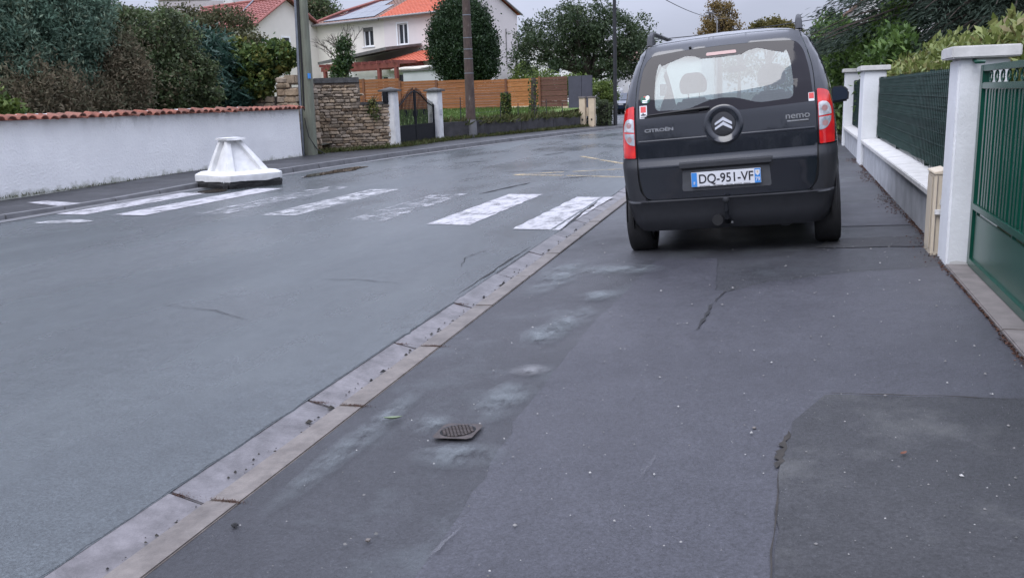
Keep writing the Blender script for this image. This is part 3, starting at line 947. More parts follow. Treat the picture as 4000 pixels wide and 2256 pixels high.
# mortar bed of concave tiles between them
tm2 = MB()
tm2.prism([(-11.66, Y0), (-11.375, Y0), (-11.375, Y1), (-11.66, Y1)], 1.222, lambda x, y: 1.255 if x > -11.5 else 1.30)
tm2.build('tile_bed', M['tile'], wall)

# ------------------------------------------------------------------ white pyramid block on the road edge
PC = (-9.02, 13.33)
ax, ay = Vector((-0.88, 0.475)), Vector((0.475, 0.88))
pyr = thing('concrete_block', 'white painted concrete pyramid block on a square slab at the road edge', 'concrete block', (PC[0], PC[1], 0.0))
def sq(h, cham, z, jit=0.0):
    pts = []
    for (sx, sy) in ((1, 1), (-1, 1), (-1, -1), (1, -1)):
        c1 = (sx * h, sy * (h - cham)); c2 = (sx * (h - cham), sy * h)
        pts += ([c1, c2] if sx * sy > 0 else [c2, c1])
    return [(PC[0] - ax.x * a * -1 * -1 + ay.x * b2 + random.uniform(-jit, jit), PC[1] - ax.y * a + ay.y * b2 + random.uniform(-jit, jit), z) for a, b2 in pts]
def loft(rings, cap=True):
    mb = MB(); n = len(rings[0])
    for r in rings: mb.v += r
    for i in range(len(rings) - 1):
        for k in range(n):
            a, b2 = i * n + k, i * n + (k + 1) % n
            mb.f.append((a, b2, b2 + n, a + n))
    if cap:
        mb.f += [tuple(range(n - 1, -1, -1)), tuple((len(rings) - 1) * n + k for k in range(n))]
    return mb
def subdiv_ring(r, m):
    out = []
    for a, b2 in zip(r, r[1:] + r[:1]):
        for k in range(m):
            t = k / m
            out.append(tuple(a[i] + (b2[i] - a[i]) * t for i in range(3)))
    return out
def ragg(r, amp, zamp):
    return [(p[0] + random.uniform(-amp, amp), p[1] + random.uniform(-amp, amp), p[2] + random.uniform(-zamp, zamp)) for p in r]
rb = [ragg(subdiv_ring(sq(0.555, .1, 0.0), 6), .02, .0), ragg(subdiv_ring(sq(0.562, .1, 0.07), 6), .014, .01), ragg(subdiv_ring(sq(0.54, .1, 0.16), 6), .01, .0)]
loft(rb).build('footing', M['bitumen'], pyr)
rb = [ragg(subdiv_ring(sq(0.570, .12, 0.120), 10), .002, .024), subdiv_ring(sq(0.572, .12, 0.18), 10), subdiv_ring(sq(0.570, .12, 0.215), 10), subdiv_ring(sq(0.49, .10, 0.262), 10)]
loft(rb).build('slab', M['white_conc'], pyr)
def pp(a, b2, z): return (PC[0] - ax.x * a + ay.x * b2 - .16 * max(0, z - .25), PC[1] - ax.y * a + ay.y * b2 - .08 * max(0, z - .25), z)
core = MB()
rb = [[pp(sx * .31, sy * .31, .25) for sx, sy in ((1, 1), (-1, 1), (-1, -1), (1, -1))], [pp(sx * .07, sy * .07, .77) for sx, sy in ((1, 1), (-1, 1), (-1, -1), (1, -1))]]
loft(rb).build('pyramid', M['white_conc'], pyr)
for sx, sy in ((1, 1), (-1, 1), (-1, -1), (1, -1)):
    rib = MB()
    w0, w1 = 0.10, 0.06
    def corner(c, w, z): return [pp(sx * c, sy * c, z), pp(sx * (c - w), sy * c, z), pp(sx * (c - 1.4 * w), sy * (c - 1.4 * w), z), pp(sx * c, sy * (c - w), z)]
    r0, r1, r2 = corner(.385, .13, .245), corner(.255, .10, .53), corner(.13, .075, .785)
    loft([r0, r1, r2]).build('rib', M['white_conc'], pyr, bev=0.006)
loft([ragg(subdiv_ring([pp(sx * .19 + .03, sy * .17, .772) for sx, sy in ((1, 1), (-1, 1), (-1, -1), (1, -1))], 3), .008, .004),
      ragg(subdiv_ring([pp(sx * .19 + .03, sy * .17, .812) for sx, sy in ((1, 1), (-1, 1), (-1, -1), (1, -1))], 3), .008, .004)]).build('cap', M['white_conc'], pyr)

# ------------------------------------------------------------------ stonework
def stone_mesh(seed):
    rs = random.Random(seed + 5)
    bm = bmesh.new()
    bmesh.ops.create_cube(bm, size=1.0)
    bmesh.ops.bevel(bm, geom=list(bm.edges), offset=0.16, segments=1, affect='EDGES')
    for vv in bm.verts:
        vv.co += Vector((rs.uniform(-.05, .05), rs.uniform(-.09, .09), rs.uniform(-.07, .07)))
    me = bpy.data.meshes.new('stone')
    bm.to_mesh(me); bm.free()
    me.materials.append(M['stone'])
    me.shade_smooth()
    try: me.set_sharp_from_angle(angle=R(35))
    except Exception: pass
    return me
stone_mes = [stone_mesh(i) for i in range(7)]


def stone_face(par, p0, p1, z0, top_at, row_h=(0.062, 0.10), len_r=(0.12, 0.32), depth=0.16, inset=0.05):
    """courses of separate rubble stones along the face line p0-p1; top_at(t) gives the height there"""
    base = base_of(par)
    d = Vector((p1[0] - p0[0], p1[1] - p0[1])); Lg = d.length; d.normalize()
    ang = math.atan2(d.y, d.x)
    nrm = Vector((d.y, -d.x))
    z = z0
    while True:
        h = random.uniform(*row_h)
        s = random.uniform(-.1, 0)
        any_ = False
        while s < Lg:
            l = random.uniform(*len_r)
            s1 = min(s + l, Lg)
            s0 = max(s, 0)
            if s1 - s0 > 0.05 and z + h <= top_at(((s0 + s1) / 2) / Lg) + 0.02:
                c = Vector(p0) + d * (s0 + s1) / 2 - nrm * (depth / 2 - inset - random.uniform(-.015, .02))
                link('stone', random.choice(stone_mes), par, (c.x - base.x, c.y - base.y, z + h / 2 - base.z), (random.uniform(-.03, .03), random.uniform(-.03, .03), ang),
                     (max(.05, s1 - s0 - .012), depth, h - .010))
                any_ = True
            s = s1
        z += h
        if not any_ or z > 4: break


SW0, SW1 = (-12.15, 21.75), (-10.50, 22.85)
sw = thing('stone_wall', 'old rubble limestone wall with a lower step beside the iron gate', 'stone wall', (-11.3, 22.3, 0.05))
sd = Vector((SW1[0] - SW0[0], SW1[1] - SW0[1])).normalized(); sn = Vector((sd.y, -sd.x))
SPL = 0.60
mid = (SW0[0] + (SW1[0] - SW0[0]) * SPL, SW0[1] + (SW1[1] - SW0[1]) * SPL)
def back(p, t): return (p[0] - sn.x * t, p[1] - sn.y * t)
mb = MB(); mb.prism([back(SW0, .0), back(mid, .0), back(mid, .42), back(SW0, .42)], -0.1, 1.90)
mb.build('wall_core', M['mortar'], sw)
mb = MB(); mb.prism([back(mid, .0), back(SW1, .0), back(SW1, .40), back(mid, .40)], -0.1, 1.27)
mb.build('wall_core', M['mortar'], sw)
mb = MB(); mb.prism(ragged([back(SW0, -.05), back(mid, -.05), back(mid, .46), back(SW0, .46)], .12, .012), 1.86, 2.00)
mb.build('coping', M['stone_cap'], sw, bev=.01)
mb = MB(); mb.prism(ragged([back(mid, -.05), back(SW1, -.05), back(SW1, .44), back(mid, .44)], .12, .012), 1.26, 1.345)
mb.build('coping', M['stone_cap'], sw, bev=.01)
stone_face(sw, SW0, SW1, 0.06, lambda t: 1.86 if t < SPL else 1.26)

pier = thing('stone_pier', 'tall broken stone pier behind the greenish utility pole', 'stone pier', (-12.05, 20.35, 0.05))
mb = MB(); mb.prism([(-12.30, 20.12), (-11.68, 20.12), (-11.62, 20.9), (-12.30, 20.9)], -.1, 1.75)
mb.build('pier_core', M['mortar'], pier)
stone_face(pier, (-12.30, 20.12), (-11.66, 20.12), 0.05, lambda t: 1.86 + .14 * math.sin(t * 5), (.10, .20), (.20, .42), .18)
stone_face(pier, (-11.66, 20.12), (-11.62, 20.9), 0.05, lambda t: 1.8, (.10, .18), (.2, .4), .18)
mb = MB(); mb.prism(ragged([(-12.1, 20.10), (-11.75, 20.10), (-11.72, 20.6), (-12.1, 20.6)], .12, .03), 1.82, 2.05)
mb.build('cap_stone', M['stone'], pier, bev=.04)
# ruined garden wall running back from the pier
ow = thing('ruined_wall', 'low ruined rubble wall overgrown with ivy behind the white wall', 'stone wall', (-13.0, 20.4, 0.2))
mb = MB(); mb.prism([(-14.4, 20.20), (-12.42, 20.20), (-12.42, 20.6), (-14.4, 20.6)], .1, 1.55)
mb.build('wall_core', M['mortar'], ow)
stone_face(ow, (-14.4, 20.20), (-12.42, 20.20), 0.9, lambda t: 1.35 + .35 * t, (.09, .16), (.16, .36), .16)


def utility_pole(name, label, x, y, z, h, r0, r1, mat, lean=(0, 0)):
    t = thing(name, label, 'pole', (x, y, z))
    mb = MB()
    K = 10
    mb.tube([(x + lean[0] * k / K, y + lean[1] * k / K, z - .15 + (h + .15) * k / K) for k in range(K + 1)], [r0 + (r1 - r0) * k / K for k in range(K + 1)], 14)
    mb.build('shaft', mat, t, True)
    return t


p1 = utility_pole('utility_pole', 'weathered greenish wooden utility pole beside the stone wall', -11.40, 20.0, 0.10, 8.0, .165, .085, M['pole_green'], (0.16, 0))
mb = MB(); mb.tube([(-11.55, 19.90, .1), (-11.51, 19.88, 1.6), (-11.43, 19.9, 4.2), (-11.37, 19.9, 7.0)], .035, 6)
mb.build('cable_guard', M['galv'], p1, True)
mb = MB(); mb.tube([(-11.41, 19.845, 1.2), (-11.38, 19.84, 2.2), (-11.33, 19.87, 5.0)], .022, 6)
mb.build('cable', M['car_trim'], p1, True)
mb = MB(); mb.tube([(-11.42, 19.85, 1.0), (-11.34, 19.85, .55), (-11.20, 19.95, .25), (-11.05, 20.05, .12)], .012, 5)
mb.build('cable', M['car_trim'], p1, True)
mb = MB(); mb.box(-11.25, -11.21, 19.86, 19.94, 1.94, 2.06)
mb.build('blue_tag', M['plate_blue'], p1)
p2 = utility_pole('utility_pole', 'brown lichened utility pole in front of the low dark wall', -10.02, 28.0, 0.10, 8.5, .165, .09, M['pole_brown'], (.0, 0))
for z in (2.15, 2.6, 2.9, 3.25, 3.95):
    mb = MB(); rr = .166 - .075 * (z / 8.5) + .004
    mb.lathe([(rr, -.012), (rr, .012)], (-10.02, 28.0, z), 14)
    mb.build('band', M['galv'], p2)
mb = MB(); mb.lathe([(.19, 0), (.185, .5), (.17, .62)], (-10.02, 28.0, .06), 14)
mb.build('lichen_collar', M['kerb_grey'], p2, True)

# ------------------------------------------------------------------ iron garden gate between two pillars
def gate_pillar(x0, x1, y0, y1, h, label):
    t = thing('gate_pillar', label, 'pillar', ((x0 + x1) / 2, (y0 + y1) / 2, 0.08))
    mb = MB(); mb.box(x0, x1, y0, y1, -.05, h)
    mb.build('shaft', M['white_conc'], t, bev=.02)
    mb = MB()
    mb.box(x0 - .07, x1 + .07, y0 - .07, y1 + .07, h, h + .05)
    k = len(mb.v)
    mb.v += [(x0 - .05, y0 - .05, h + .05), (x1 + .05, y0 - .05, h + .05), (x1 + .05, y1 + .05, h + .05), (x0 - .05, y1 + .05, h + .05), ((x0 + x1) / 2, (y0 + y1) / 2, h + .12)]
    mb.f += [(k, k + 1, k + 4), (k + 1, k + 2, k + 4), (k + 2, k + 3, k + 4), (k + 3, k, k + 4)]
    mb.build('cap', M['stone_cap'], t)
    return t


gp1 = gate_pillar(-10.70, -10.35, 22.78, 23.12, 1.60, 'white gate pillar with dark cap joined to the stone wall')
gp2 = gate_pillar(-10.72, -10.35, 26.02, 26.40, 1.60, 'peeling white gate pillar with dark cap by the low dark wall')
mb = MB(); mb.box(-10.349, -10.33, 26.12, 26.30, .9, 1.05); mb.build('bell_plate', M['grey_render'], gp2)
mb = MB(); mb.add([(x, 26.018, z) for x, z in [(-10.66, .0), (-10.40, .0), (-10.42, .3), (-10.46, .62), (-10.50, .95), (-10.62, .9), (-10.64, .5)]], [tuple(range(7))])
mb.build('bare_patch', M['grey_render'], gp2)
mb = MB(); mb.box(-10.62, -10.50, 22.66, 22.775, 1.32, 1.60); mb.build('lantern_box', M['gate_black'], gp1)
gt = thing('iron_gate', 'black iron garden gate with arched top between white pillars', 'gate', (-10.5, 24.57, 0.1))
GX = -10.50
G0, G1 = 23.14, 26.00
mb = MB(); mb.box(GX - .012, GX + .012, G0 + .04, G1 - .04, .14, .62); mb.build('lower_panel', M['gate_black'], gt)
def arch(y):
    t = abs((y - (G0 + G1) / 2) / ((G1 - G0) / 2))
    return 1.18 + 0.42 * (0.5 + 0.5 * math.cos(math.pi * min(1, t * 1.02)))
for ya, yb in ((G0, G0 + .05), (G1 - .05, G1), ((G0 + G1) / 2 - .045, (G0 + G1) / 2 - .004), ((G0 + G1) / 2 + .004, (G0 + G1) / 2 + .045)):
    mb = MB(); mb.box(GX - .022, GX + .022, ya, yb, .12, arch((ya + yb) / 2) + .05); mb.build('stile', M['gate_black'], gt)
mb = MB(); mb.tube([(GX, G0 + (G1 - G0) * k / 30, arch(G0 + (G1 - G0) * k / 30)) for k in range(31)], .020, 6); mb.build('arch_rail', M['gate_black'], gt)
for zz in (.13, .62):
    mb = MB(); mb.box(GX - .02, GX + .02, G0 + .05, G1 - .05, zz, zz + .045); mb.build('rail', M['gate_black'], gt)
nb_ = 30
for k in range(1, nb_):
    y = G0 + (G1 - G0) * k / nb_
    if abs(y - (G0 + G1) / 2) < .06: continue
    mb = MB(); mb.tube([(GX, y, .64), (GX, y, arch(y) + .09), (GX, y, arch(y) + .13)], [.014, .014, .003], 5); mb.build('bar', M['gate_black'], gt)
for yy_ in (G0 + .75, G1 - .75, (G0 + G1) / 2):
    for sg in (-1, 1):
        mb = MB(); mb.tube([(GX, yy_ + sg * .09 * math.cos(a) * (1 - a / 9), .98 + .13 * math.sin(a) * (1 - a / 9)) for a in [k * .45 for k in range(13)]], .008, 5)
        mb.build('scroll', M['gate_black'], gt)
mb = MB(); mb.box(GX - .04, GX + .04, (G0 + G1) / 2 - .06, (G0 + G1) / 2 + .06, .9, 1.06); mb.build('lock', M['gate_black'], gt)

# ------------------------------------------------------------------ low dark wall, posts, letterbox pillars
LW = [(-10.36, 26.45), (-9.82, 28.8), (-9.25, 31.2), (-8.70, 33.6), (-8.16, 35.9)]
lw = thing('low_wall', 'low blackened garden wall with weeds along its foot', 'wall', (-9.3, 31.2, 0.1))
def lwz(y): return 0.64 - 0.12 * (y - 26.5) / 9.5
mb = MB()
k = 0
for (a, b2) in zip(LW, LW[1:]):
    d = Vector((b2[0] - a[0], b2[1] - a[1])).normalized(); nn = Vector((d.y, -d.x))
    ztop = lwz((a[1] + b2[1]) / 2) + random.uniform(-.03, .03)
    s = MB(); s.prism([(a[0] + d.x * .004, a[1] + d.y * .004), (b2[0] - d.x * .004, b2[1] - d.y * .004), (b2[0] - nn.x * .22, b2[1] - nn.y * .22), (a[0] - nn.x * .22, a[1] - nn.y * .22)], -.05, ztop)
    s.build('wall_block', M['dark_wall'], lw, bev=.012)
for nm, lab, cx, cy, w in (('letterbox_pillar', 'narrow cream letterbox pillar at the end of the low dark wall', -8.13, 36.05, .24), ('letterbox_pillar', 'cream pillar with small dark keyhole slot beside the brown hedge', -7.77, 36.15, .25)):
    t = thing(nm, lab, 'pillar', (cx, cy, .1))
    mb = MB(); mb.box(cx - w / 2, cx + w / 2, cy, cy + .3, -.02, 1.24); mb.build('shaft', M['cream_box'], t, bev=.012)
    mb = MB(); mb.box(cx - w / 2 - .03, cx + w / 2 + .03, cy - .03, cy + .33, 1.24, 1.30); mb.build('cap', M['sill_stone'], t, bev=.008)
    mb = MB(); mb.box(cx - .02, cx + .04, cy - .006, cy + .002, .34, .42); mb.build('slot', M['hole'], t)
# rusted wire-fence posts on the low wall
for i, (yp, hp) in enumerate(((27.6, .78), (30.0, .62), (31.2, .55), (32.4, .72), (33.3, .7), (34.6, .55))):
    xq = interp(LW, yp) - .12
    t = thing('fence_post', 'thin leaning rusted fence post standing on the low dark wall', 'post', (xq, yp, lwz(yp)), 0, 'wire fence posts on the low wall')
    mb = MB(); mb.tube([(xq, yp, lwz(yp) - .1), (xq + random.uniform(-.03, .03), yp, lwz(yp) + hp)], .016, 5); mb.build('shaft', M['dark_metal'], t)
for (ya, yb, nr) in ((27.6, 30.0, 4), (32.4, 33.3, 3)):
    t = thing('wire_fence', 'sagging wire strands between posts near the pole' if ya < 30 else 'short wire frame between two posts on the low wall', 'wire', (interp(LW, ya) - .12, ya, .6))
    for k in range(nr):
        mb = MB()
        mb.tube([(interp(LW, ya + (yb - ya) * q / 6) - .12, ya + (yb - ya) * q / 6, lwz(ya) + .12 + .17 * k - .03 * math.sin(math.pi * q / 6)) for q in range(7)], .004, 4)
        mb.build('strand', M['dark_metal'], t)

# ------------------------------------------------------------------ board fence behind the lawn
FP = [(-21.2, 39.1), (-19.3, 39.2), (-17.5, 39.32), (-15.7, 39.38), (-13.9, 39.2), (-12.15, 38.75), (-10.45, 38.15), (-9.05, 37.62), (-8.12, 37.27)]
kinds = ['wood', 'wood', 'wood', 'wood', 'wood_bright', 'wood', 'wood_bright', 'wood_brown', 'slate_panel']
zb = [.95, .95, .95, .94, .90, .86, .80, .72, .66]
zt_ = [2.42, 2.42, 2.40, 2.25, 2.22, 2.16, 2.14, 2.16, 2.14, 2.12]
pan = thing('board_fence', 'long board fence of orange, brown and grey panels behind the lawn', 'fence', (-14, 39.2, .8))
for i in range(8):
    a, b2 = FP[i], FP[i + 1]
    z0, z1 = zb[i], zt_[i + 1]
    if i >= 5:
        mb = MB(); mb.obox(a, b2, .07, .5, z0 + .12); mb.build('plinth', M['cream_box'], pan); z0 += .12
    mat = M[{5: 'wood_bright', 6: 'wood_brown'}.get(i, 'wood')]
    if i == 7: continue
    nb2 = 11
    for k in range(nb2):
        h = (z1 - z0) / nb2
        off = .012 if k % 2 else -.004
        mb = MB(); mb.obox((a[0] + .05, a[1] + off), (b2[0] - .05, b2[1] + off), .011, z0 + k * h + .004, z0 + (k + 1) * h - .002)
        mb.build('board', mat, pan)
    if i < 7:
        mb = MB(); mb.box(a[0] - .05, a[0] + .05, a[1] - .06, a[1] + .05, .5, z1 + .04); mb.build('post', M['post_wood'], pan)
for (a, b2) in (((-9.03, 37.60), (-8.42, 37.37)), ((-8.40, 37.36), (-7.95, 37.2))):
    mb = MB(); mb.obox(a, b2, .03, .55, 2.15); mb.build('panel', M['slate_panel'], pan)
# ivy-wrapped stump and old post in the lawn
for nm, lab, x, y, h, iv in (('ivy_stump', 'short cut stump wrapped in ivy on the lawn edge', -9.75, 31.0, 1.05, 700), ('old_gate_post', 'old dark post with creeper beside the new fence panel', -9.35, 33.2, 1.55, 260)):
    t = thing(nm, lab, 'stump' if iv > 500 else 'post', (x, y, .5))
    mb = MB(); mb.tube([(x, y, .3), (x + .02, y, .5 + h)], [.12, .09], 9); mb.build('trunk', M['bark'], t, True)
    aa = rng.random(iv) * 6.28; hh = rng.random(iv) * h
    pts = np.stack([x + np.cos(aa) * (.14 + .05 * rng.random(iv)), y + np.sin(aa) * .15, .45 + hh], 1)
    leaf_cloud('creeper', M['f_ivy'], pts, unit(iv), .09, .07, t)

# dark utility pole at the junction, and overhead wires
lp = utility_pole('utility_pole', 'slim dark utility pole on the far pavement corner beside the brown hedge', -6.99, 37.2, 0.08, 9.0, .085, .055, M['dark_metal'])
def cable(lab, a, b2, sag, r=.013):
    t = MB(); a = Vector(a); b2 = Vector(b2)
    t.tube([a.lerp(b2, k / 16) - Vector((0, 0, sag * 4 * (k / 16) * (1 - k / 16))) for k in range(17)], r, 5)
    o = t.build('overhead_cable', M['dark_metal'], None)
    tag(o, lab, 'cable', 'overhead cables')
cable('thin overhead cable from the dark pole down towards the autumn tree', (-6.99, 37.2, 6.3), (-6.0, 96.0, 8.6), .8, .022)
cable('overhead cable crossing low behind the van roof', (-16.0, 58.0, 4.6), (5.0, 72.0, 6.8), .5, .03)
cable('thin service cable to the pinkish house corner', (-18.6, 61.8, 5.0), (-6.99, 37.2, 7.2), .4, .014)


# ------------------------------------------------------------------ right side: white pillars, low wall, screen fence, gate
def white_pillar(name, label, x0, x1, y0, y1, z0, h, capw, mat='white_wall'):
    t = thing(name, label, 'pillar', ((x0 + x1) / 2, (y0 + y1) / 2, z0))
    mb = MB(); mb.box(x0, x1, y0, y1, z0 - .1, h); mb.build('shaft', M[mat], t, bev=.012)
    mb = MB(); mb.box(x0 - capw, x1 + capw, y0 - capw, y1 + capw, h + .001, h + .075); mb.build('cap', M['cap_stone'], t, bev=.008)
    return t


P1 = white_pillar('gate_pillar', 'big white gate pillar with stone cap beside the cream meter box', 0.985, 1.275, 6.35, 6.70, .14, 1.455, .05)
mb = MB(); mb.add([(1.0, 6.343, .12), (1.125, 6.343, .12), (1.125, 6.343, .165), (1.05, 6.343, .175), (1.01, 6.343, .168)], [(0, 1, 2, 3, 4)]); mb.build('bare_foot', M['cap_stone'], P1)
mb = MB(); mb.tube([(1.07, 6.40, 1.448), (1.07, 6.28, 1.43), (1.12, 6.28, 1.43)], .012, 6); mb.build('hinge_pin', M['gate_green'], P1)
P2 = white_pillar('gate_pillar', 'white wall pillar with stone cap at the far end of the screen fence', 0.99, 1.30, 14.55, 15.35, .10, 1.535, .05)
P3 = white_pillar('gate_pillar', 'farthest white wall pillar half hidden behind the van mirror', 0.99, 1.30, 19.7, 20.1, .08, 1.60, .05)
def low_wall(label, ya, yb):
    t = thing('boundary_wall', label, 'wall', (1.1, (ya + yb) / 2, .12))
    mb = MB(); mb.box(1.03, 1.23, ya, yb, -.05, .485); mb.build('wall_body', M['grey_render'], t)
    y = ya + .004
    while y < yb - .05:
        y2 = min(y + 1.0, yb - .004)
        s = MB(); s.add([(.985, y, .487), (1.30, y, .487), (1.30, y2, .487), (.985, y2, .487), (.985, y, .535), (1.30, y, .56), (1.30, y2, .56), (.985, y2, .535)],
                        [(3, 2, 1, 0), (4, 5, 6, 7), (0, 1, 5, 4), (1, 2, 6, 5), (2, 3, 7, 6), (3, 0, 4, 7)])
        s.build('coping_stone', M['cap_stone'], t, bev=.006)
        y = y2 + .005
    return t
low_wall('low grey rendered wall with pale coping under the green screen fence', 6.705, 14.54)
low_wall('short low wall with pale coping between the two far white pillars', 15.355, 19.69)
def screen(label, ya, yb, z0, z1, x):
    t = thing('screen_fence', label, 'fence', (x, (ya + yb) / 2, z0))
    nrow = 22
    for k in range(nrow):
        za = z0 + (z1 - z0) * k / nrow
        mb = MB()
        nseg = 24
        for q in range(nseg + 1):
            y = ya + (yb - ya) * q / nseg
            wob = .004 * math.sin(q * 1.7 + k)
            mb.v += [(x + wob, y, za - .0005 + wob * .4), (x + wob + .006, y, za + (z1 - z0) / nrow + .003 + wob * .4)]
            if q: mb.f.append((2 * q - 2, 2 * q - 1, 2 * q + 1, 2 * q))
        mb.build('screen_strip', M['mesh_green'], t)
    w = MB()
    y = ya
    while y <= yb:
        w.tube([(x - .008, y, z0 - .03), (x - .008, y, z1 + .015)], .0025, 4, False); y += .1
    z = z0
    while z < z1 + .01:
        w.tube([(x - .011, ya, z), (x - .011, yb, z)], .0025, 4, False); z += .1
    w.build('wire_mesh', M['wire_green'], t)
    for y in np.linspace(ya + .05, yb - .05, 4):
        mb = MB(); mb.tube([(x + .03, y, z0 - .1), (x + .03, y, z1 + .02)], .022, 8); mb.build('post', M['wire_green'], t)
screen('dark green woven screen fence between white pillars', 6.72, 14.5, .60, 1.42, 1.20)
screen('narrow strip of green screen fence between the far pillars', 15.4, 19.65, .60, 1.42, 1.16)

mbx = thing('meter_box', 'tall cream plastic utility meter box against the white pillar', 'meter box', (1.0, 6.85, .14))
mb = MB(); mb.box(.945, 1.02, 6.74, 7.06, .135, .70); mb.build('cabinet', M['meter_box'], mbx, bev=.006)
mb = MB(); mb.prism([(.938, 6.73), (1.025, 6.73), (1.025, 7.07), (.938, 7.07)], .70, lambda x, y: .735 if x > .95 else .715); mb.build('lid', M['meter_box'], mbx, bev=.004)
mb = MB(); mb.box(.962, .966, 6.732, 6.739, .17, .69); mb.build('door_edge', M['sill_stone'], mbx)
mb = MB(); mb.box(.938, .944, 6.80, 7.02, .18, .68); mb.build('door', M['meter_box'], mbx, bev=.003)
mb = MB(); mb.lathe([(.022, 0), (.022, .03)], (.975, 6.72, .43), 10); mb.build('lock', M['cap_stone'], mbx)

# gate threshold and green gate
sill = thing('gate_sill', 'worn brown stone threshold along the foot of the green gate', 'stone sill', (1.05, 4.0, .13))
y = 1.2
while y < 6.3:
    y2 = min(y + 1.7, 6.33)
    mb = MB(); mb.box(.975, 1.16, y, y2 - .006, .02, zp(1.0) + .018); mb.build('sill_stone', M['sill_stone'], sill, bev=.006)
    y = y2
gg = thing('driveway_gate', 'dark green metal driveway gate with vertical bars above a solid panel', 'gate', (1.12, 4.6, .16))
GXX = 1.125
ga, gb = 2.9, 6.31
def gbox(nm, y0, y1, z0, z1, t=.02, mat='gate_green', dx=0.0):
    mb = MB(); mb.box(GXX - t + dx, GXX + t + dx, y0, y1, z0, z1); return mb.build(nm, M[mat], gg, bev=.003)
gbox('stile', gb - .075, gb, .165, 1.41, .022)
gbox('top_rail', ga, gb - .076, 1.372, 1.41, .021)
gbox('second_rail', ga, gb - .076, 1.268, 1.305, .021)
gbox('middle_rail', ga, gb - .076, .525, .565, .024)
gbox('lower_panel', ga, gb - .10, .20, .50, .008)
gbox('panel_frame', ga, gb - .076, .165, .215, .026)
for yq in (gb - .13, gb - 1.1, gb - 2.2):
    gbox('panel_clip', yq - .02, yq + .02, .497, .527, .01)
y = gb - .16
k = 0
while y > ga:
    gbox('bar', y - .045, y, .566, 1.267, .014)
    y -= (.075 if k % 3 else .10); k += 1
y = gb - .22
while y > ga:
    mb = MB(); mb.tube([(GXX, y + .035 * math.cos(a), 1.3385 + .030 * math.sin(a)) for a in [2 * math.pi * q / 14 for q in range(15)]], .006, 5, False)
    mb.build('ring', M['gate_green'], gg); y -= .16

# red-brown leaf dust along the wall foot, grit and pebbles
def scatter(name, mat, pts, L, W, kindlab=None, flat=True, zoff=.012, zf=None, parent=None):
    n = len(pts)
    d = unit(n)
    if flat: d[:, 2] *= .25
    d /= np.linalg.norm(d, axis=1, keepdims=True)
    zf = zf or zp
    C = np.stack([pts[:, 0], pts[:, 1], np.array([zf(p[0], p[1]) for p in pts]) + zoff], 1)
    o = leaf_cloud(name, mat, C, d, L, W, None)
    tag(o, kind='stuff')
    if kindlab: tag(o, kindlab, name.replace('_', ' '))
    return o
n = 2600
yy_ = rng.random(n) ** 1.2 * 15 + 1.0
xx_ = np.where(yy_ < 6.4, .965, 1.02) - np.abs(rng.normal(size=n)) * np.where(yy_ < 6.4, .012, .07) * (0.3 + .7 * (np.sin(yy_ * 2.1) > -.2))
scatter('leaf_litter', M['litter'], np.stack([xx_, yy_], 1), .012 + .012 * rng.random(n), .009, 'reddish brown leaf litter along the foot of the right-hand wall')
n = 900
a = np.stack([rng.uniform(-1.7, .95, n), .9 + 7 * rng.random(n) ** 1.4], 1)


def pebbles(name, mat, P, S, zf, lab):
    """little faceted stones lying on the ground, one mesh"""
    oct_ = np.array([(1, 0, 0), (0, 1, 0), (-1, 0, 0), (0, -1, 0), (0, 0, .75), (0, 0, -.3)], float)
    fc = [(0, 1, 4), (1, 2, 4), (2, 3, 4), (3, 0, 4), (1, 0, 5), (2, 1, 5), (3, 2, 5), (0, 3, 5)]
    V, F, q = [], [], []
    for (x, y), s in zip(P, S):
        an = random.uniform(0, 6.28); ca, sa = math.cos(an), math.sin(an)
        k = len(V)
        r1, r2 = random.uniform(.7, 1.3), random.uniform(.6, 1.1)
        t = random.random()
        for p in oct_:
            V.append((x + s * (p[0] * r1 * ca - p[1] * r2 * sa), y + s * (p[0] * r1 * sa + p[1] * r2 * ca), zf(x, y) + .012 + s * p[2])); q.append(t)
        F += [tuple(i + k for i in f) for f in fc]
    me = bpy.data.meshes.new(name); me.from_pydata(V, [], F)
    at = me.attributes.new('rnd', 'FLOAT', 'POINT'); at.data.foreach_set('value', np.array(q, np.float32))
    me.materials.append(mat)
    o = link(name, me)
    tag(o, lab, 'gravel', kind='stuff')


def gutter_z(x, y): return -.03
pebbles('scattered_gravel', M['pebble'], a, np.clip(.0028 * np.exp(.5 * rng.normal(size=n)), .0015, .008), zp, 'small pale stones scattered over the near pavement')
n = 260
gy = rng.random(n) ** 1.5 * 9 + .9
gx = np.array([x_left(q) + (x_right(q) - x_left(q)) * .53 for q in gy]) + rng.normal(size=n) * .022
pebbles('gutter_grit', M['grit'], np.stack([gx, gy], 1), np.clip(.006 * np.exp(.5 * rng.normal(size=n)), .002, .016), lambda x, y: -.036, 'dark grit lying in the gutter channel')
n = 90
a2 = np.stack([rng.uniform(.15, .95, n), rng.uniform(1.2, 3.1, n)], 1)
pebbles('bird_dropping_flecks', M['pebble'], a2, .0025 + .0045 * rng.random(n), lambda x, y: zp(x) - .005, 'whitish flecks on the rough dark asphalt patch')

